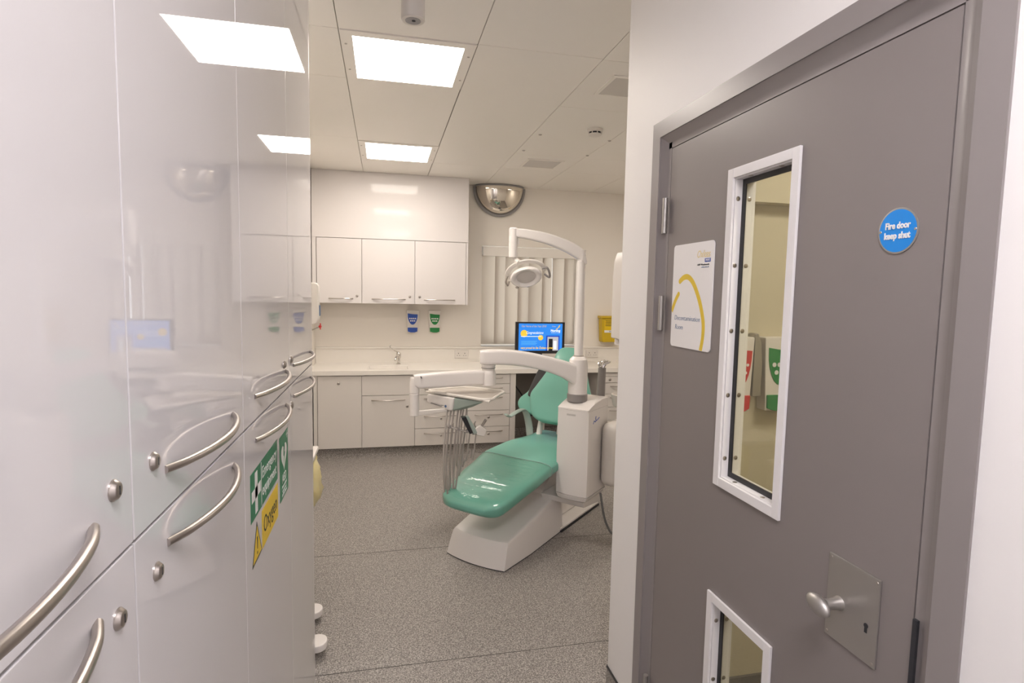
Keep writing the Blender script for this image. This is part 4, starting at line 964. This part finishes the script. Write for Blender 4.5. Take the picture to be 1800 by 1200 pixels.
# second arm
beam('lower_arm', [(0.605, 3.490, 1.136, 1.050, 0.034), (0.57, 3.488, 1.140, 1.046, 0.038), (0.40, 3.478, 1.134, 1.040, 0.038), (0.25, 3.468, 1.124, 1.034, 0.038), (0.205, 3.465, 1.120, 1.036, 0.036), (0.175, 3.463, 1.116, 1.050, 0.03)], m_plastic, du)
EX, EY = 0.180, 3.463
MB().lathe((EX, EY, 0.865), (0, 0, 1), [(0.024, 0), (0.030, 0.003), (0.030, 0.135), (0.0285, 0.137), (0.0285, 0.141), (0.030, 0.143), (0.030, 0.20), (0.026, 0.235)], 30).build('wrist_joint', m_plastic, du)
MB().tube([(0.215, 3.426, 1.112), (0.222, 3.426, 1.10)], 0.003, seg=6).build('release_slot', m_dark, du)
# delivery head body
m_body = m_plastic
A_, B_, C_, D_ = Vector((0.252, 3.60, 0)), Vector((0.514, 3.705, 0)), Vector((0.757, 3.524, 0)), Vector((0.596, 3.211, 0))
cen = (A_+B_+C_+D_)/4
def q_in(p, k): return cen+(p-cen)*k
mb = MB(); z = 0.984
mb.hull([q_in(p, 1.0)+Z*h for p in (A_, B_, C_, D_) for h in (z, z+0.010)], 0.004)
mb.build('tray_base', m_plastic2, du)
rim = []
n_ = 10
cor = [A_, B_, C_, D_]
for i in range(4):
    p, q = cor[i], cor[(i+1) % 4]
    for k in range(4): rim.append(q_in(p+(q-p)*(0.12+0.76*k/3), 1.0)+Z*(z+0.012))
rim.append(rim[0]); MB().tube(rim, 0.0085, seg=10, smooth=3).build('tray_rim', m_plastic2, du)
MB().hull([q_in(p, 0.90)+Z*h for p in (A_, B_, C_, D_) for h in (z+0.0105, z+0.012)]).build('tray_mat', m_tray, du)
# body: white front block and sage underside wedge
zb = 0.872
MB().hull([Vector(p) for p in ((0.262, 3.555, 0.982), (0.262, 3.555, 0.925), (0.388, 3.412, 0.982), (0.388, 3.415, 0.900), (0.41, 3.41, 0.900), (0.42, 3.395, 0.982), (0.47, 3.60, 0.982), (0.45, 3.58, 0.925))], 0.007).build('head_body', m_plastic, du)
MB().hull([Vector(p) for p in ((0.412, 3.405, 0.981), (0.405, 3.42, 0.898), (0.46, 3.44, 0.896), (0.53, 3.42, 0.918), (0.565, 3.40, 0.945), (0.62, 3.36, 0.981), (0.575, 3.262, 0.981), (0.48, 3.56, 0.981), (0.46, 3.54, 0.92), (0.62, 3.45, 0.981))], 0.006).build('head_underside', m_sage, du, label='sage green underside of the delivery head')
MB().hull([Vector(p) for p in ((0.185, 3.45, 0.862), (0.185, 3.48, 0.862), (0.185, 3.45, 0.895), (0.185, 3.48, 0.895), (0.385, 3.44, 0.890), (0.385, 3.47, 0.890), (0.385, 3.44, 0.910), (0.385, 3.47, 0.910))], 0.004).build('head_bracket', m_plastic2, du)
MB().tube([(0.285, 3.525, 0.930), (0.315, 3.491, 0.925), (0.345, 3.457, 0.920)], 0.0035, seg=6).build('head_slot', m_greyring, du)
dirf = Vector((0.388-0.262, 3.412-3.555, 0)).normalized()
nf = Vector((dirf.y, -dirf.x, 0))
p = Vector((0.368, 3.4347, 0.925)) + nf*0.0008
MB().lathe(p, tuple(nf), [(0.0085, 0), (0.0085, 0.0015), (0, 0.0015)], 16).build('logo_dot', m_navy, du)
text('lettering', 'A-dec', 0.012, basis(dirf, Z, Vector((0.350, 3.455, 0.927))+nf*0.0012), m_greyring, du, width=0.022)
# instrument holder bar
b0 = Vector((0.360, 3.30, 0.835)); b1 = Vector((0.560, 3.30, 0.775))
MB().tube([b0, (b0+b1)/2+Vector((0, -0.004, -0.004)), b1], 0.0055, seg=8).build('instrument_bar', m_steel, du)
for a in (0.1, 0.35, 0.6, 0.8): 
    c_ = b0.lerp(b1, a); MB().box(c_.x-0.007, c_.x+0.007, c_.y-0.009, c_.y+0.009, c_.z-0.009, c_.z+0.009, bev=0.002).build('instrument_clip', m_greyring, du)
MB().hull([Vector((x, y, zz)) for (x, zz) in ((0.445, 0.885), (0.475, 0.888), (0.520, 0.790), (0.497, 0.782)) for y in (3.29, 3.325)], 0.003).build('instrument_cradle', m_plasticblk, du)
MB().hull([Vector((x, y, zz)) for (x, zz) in ((0.472, 0.890), (0.490, 0.888), (0.545, 0.790), (0.520, 0.782)) for y in (3.285, 3.32)], 0.003).build('instrument_cradle', m_sage, du)
MB().hull([Vector((x, y, zz)) for (x, zz) in ((0.525, 0.815), (0.56, 0.835), (0.60, 0.805), (0.585, 0.765), (0.54, 0.775)) for y in (3.285, 3.33)], 0.006).build('instrument_block', m_plastic2, du)
MB().tube([(0.560, 3.30, 0.81), (0.580, 3.295, 0.845), (0.593, 3.29, 0.868)], 0.008, seg=8, rad=[0.007, 0.008, 0.009]).build('handpiece', m_steel, du)
MB().tube([(0.535, 3.30, 0.82), (0.525, 3.30, 0.84), (0.532, 3.30, 0.858)], 0.004, seg=8).build('handpiece', m_steel, du)
# hoses: from the underside down and back up to the bar
rad_ = 0.0058
hz = [  # (x top, x bottom, z bottom, x end, z end, y)
 (0.352, 0.366, 0.36, 0.372, 0.835, 3.33), (0.372, 0.378, 0.345, 0.398, 0.85, 3.36), (0.392, 0.402, 0.40, 0.418, 0.81, 3.35),
 (0.418, 0.420, 0.42, 0.452, 0.80, 3.34), (0.436, 0.448, 0.50, 0.470, 0.795, 3.37), (0.450, 0.470, 0.56, 0.498, 0.785, 3.35), (0.470, 0.515, 0.62, 0.535, 0.775, 3.33)]
for i, (xt, xb, zb_, xe, ze, yy) in enumerate(hz):
    r_ = rad_ if i < 5 else 0.0045
    dxy = 0.045+0.012*(i % 3)
    MB().tube([(xt+0.03, 3.445, 0.905), (xt+0.014, 3.42, 0.80), (xt-0.002, yy+0.03, 0.60), (xb-0.006, yy+0.045, zb_+0.05), (xb, yy+0.03, zb_), (xb+0.008, yy+0.012, zb_+0.05), (xe-0.012, yy-0.01, 0.62), (xe, 3.30, ze)], r_, seg=8, smooth=6).build('hose', m_hose, du)
# ---- operating lamp
lm_pole = MB().lathe((PX, PY, 1.232), (0, 0, 1), [(0.0285, 0), (0.0285, 0.596), (0.0265, 0.598), (0.0265, 0.603), (0.0285, 0.605), (0.0285, 0.67)], 32)
lm_pole.build('lamp_pole', m_plastic, du)
pts = [(PX, PY, 1.87), (PX, PY, 1.905), (1.205, 3.46, 1.935), (1.16, 3.465, 1.965), (1.08, 3.47, 1.985+0.0), (0.96, 3.48, 1.995), (0.86, 3.49, 2.0), (0.79, 3.495, 2.0)]
arm = [(PX, 3.46, 1.845, 0.0285, 0.0285)]
beam_ctrl = [(1.252, 3.46, 1.835, 1.815, 0.024), (1.235, 3.46, 1.885, 1.815, 0.027), (1.20, 3.46, 1.925, 1.842, 0.027), (1.12, 3.465, 1.962, 1.885, 0.026), (1.00, 3.472, 1.998, 1.930, 0.025), (0.89, 3.483, 2.016, 1.955, 0.025), (0.80, 3.492, 2.022, 1.968, 0.025), (0.762, 3.496, 2.020, 1.972, 0.020)]
lamp_arm = beam('lamp_arm', beam_ctrl, m_plastic, du)
MB().lathe((0.785, 3.493, 1.842), (0, 0, 1), [(0.024, 0), (0.028, 0.003), (0.028, 0.090), (0.0268, 0.092), (0.0268, 0.095), (0.028, 0.097), (0.028, 0.178), (0.022, 0.184), (0, 0.184)], 30).build('lamp_joint', m_plastic, du)
MB().box(0.815, 0.820, 3.49, 3.495, 1.925, 1.958).build('arm_catch', m_white, du)
lc = Vector((0.866, 3.47, 1.728)); _z = Vector((-0.22, -0.82, -0.52)).normalized(); _x = Vector((0.90, 0.0, 0.42)); _x = (_x-_z*_x.dot(_z)).normalized(); Rh = Matrix((_x, _z.cross(_x), _z)).transposed()
def hl(x, y, z): return lc + Rh @ Vector((x, y, z))
MB().tube([(0.79, 3.493, 1.85), (0.80, 3.488, 1.828), tuple(hl(-0.025, 0.085, -0.03))], 0.018, seg=12, rad=[0.016, 0.017, 0.022]).build('lamp_stem', m_plastic2, du)
# lamp head: yoke hoop, oval body with ring, reflector, grips
pts = [hl(0.118*math.cos(a), 0.075*math.sin(a)+0.012, -0.03) for a in [math.radians(-8+196*k/14) for k in range(15)]]
MB().tube(pts, 0.011, seg=10, smooth=2, sx=1.5).build('lamp_yoke', m_plastic2, du)
rg = []
for (k, zz) in ((0.86, -0.018), (1.0, 0.0), (1.0, 0.016), (0.90, 0.024), (0.70, 0.020), (0.58, 0.006)):
    rg.append([hl(0.100*k*math.cos(2*math.pi*i/36), 0.068*k*math.sin(2*math.pi*i/36), zz) for i in range(36)])
MB().loft(rg, cap=False).build('lamp_ring', m_plastic, du, angle=60)
rg = [[hl(0.086*k*math.cos(2*math.pi*i/36), 0.058*k*math.sin(2*math.pi*i/36), zz) for i in range(36)] for (k, zz) in ((1.0, -0.017), (0.85, -0.035), (0.55, -0.050), (0.1, -0.056))]
MB().loft(rg).build('reflector_shell', m_chrome, du, angle=60)
rg = [[hl(0.0595*math.cos(2*math.pi*i/36)*k, 0.0405*math.sin(2*math.pi*i/36)*k, zz) for i in range(36)] for (k, zz) in ((1.0, 0.0085), (1.0, 0.0105))]
MB().loft(rg).build('lamp_lens', mat('lamp lens', (0.60, 0.56, 0.52), 0.12), du)
MB().tube([hl(0.113, -0.01, 0.0), hl(0.140, -0.035, 0.010), hl(0.148, 0.0, 0.014), hl(0.140, 0.035, 0.010), hl(0.113, 0.03, 0.0)], 0.007, seg=10, smooth=5).build('lamp_grip', m_greyring, du)
MB().tube([hl(-0.113, -0.01, 0.0), hl(-0.128, -0.03, 0.010), hl(-0.132, 0.0, 0.012), hl(-0.113, 0.03, 0.0)], 0.006, seg=10, smooth=5).build('lamp_grip', m_steel, du)
MB().ellipsoid(hl(-0.01, -0.072, -0.004), 0.014, 0.010, 0.008).build('lamp_switch', m_dark, du)
MB().ellipsoid(hl(-0.075, -0.062, 0.0), 0.012, 0.010, 0.010).build('lamp_socket', m_steel, du)

# ================================================================ operator stool in the desk space
st = thing('operator_stool', 'operator stool with black mechanism in the desk space behind the chair', 'stool', (1.50, 5.25, 0))
sxx, syy = 1.50, 5.25
MB().lathe((sxx, syy, 0.52), (0, 0, 1), [(0.17, 0), (0.20, 0.015), (0.205, 0.045), (0.19, 0.068), (0, 0.072)], 36).build('seat', m_plasticblk, st)
MB().box(sxx-0.08, sxx+0.08, syy-0.06, syy+0.06, 0.485, 0.519, bev=0.008).build('mechanism', m_plasticblk, st)
MB().tube([(sxx-0.05, syy-0.03, 0.50), (sxx-0.11, syy-0.05, 0.47), (sxx-0.17, syy-0.07, 0.44)], 0.012, seg=8).build('height_lever', m_plasticblk, st)
MB().cyl((sxx, syy, 0.10), (sxx, syy, 0.485), 0.025, seg=20).build('gas_column', m_plastic2, st)
for k in range(5):
    a = 2*math.pi*k/5+0.5; e = Vector((math.cos(a), math.sin(a), 0)); c0 = Vector((sxx, syy, 0))
    MB().tube([c0+Z*0.10, c0+e*0.12+Z*0.095, c0+e*0.24+Z*0.068], 0.016, seg=8, rad=[0.02, 0.017, 0.013]).build('leg', m_plasticblk, st)
    cc = c0+e*0.24+Z*0.0262
    MB().cyl(cc-e.cross(Z)*0.012, cc+e.cross(Z)*0.012, 0.0258, seg=18).build('castor', m_plasticblk, st)
t = tag(MB().tube([(1.335, 6.10, 0.80), (1.34, 5.95, 0.74), (1.36, 5.90, 0.66), (1.43, 5.88, 0.56), (1.47, 5.95, 0.50), (1.48, 6.12, 0.42)], 0.007, seg=8, smooth=6).build('computer_cable', m_black), 'black computer cable hanging in the desk space', 'cable')
tag(MB().box(1.3075, 2.198, 6.165, 6.192, 0.108, 0.812).build('back_panel', mat('dark back panel', (0.22, 0.20, 0.18), 0.6)), 'dark grey back panel of the open desk space', 'panel')  # one plain dark grey, the panel's own colour
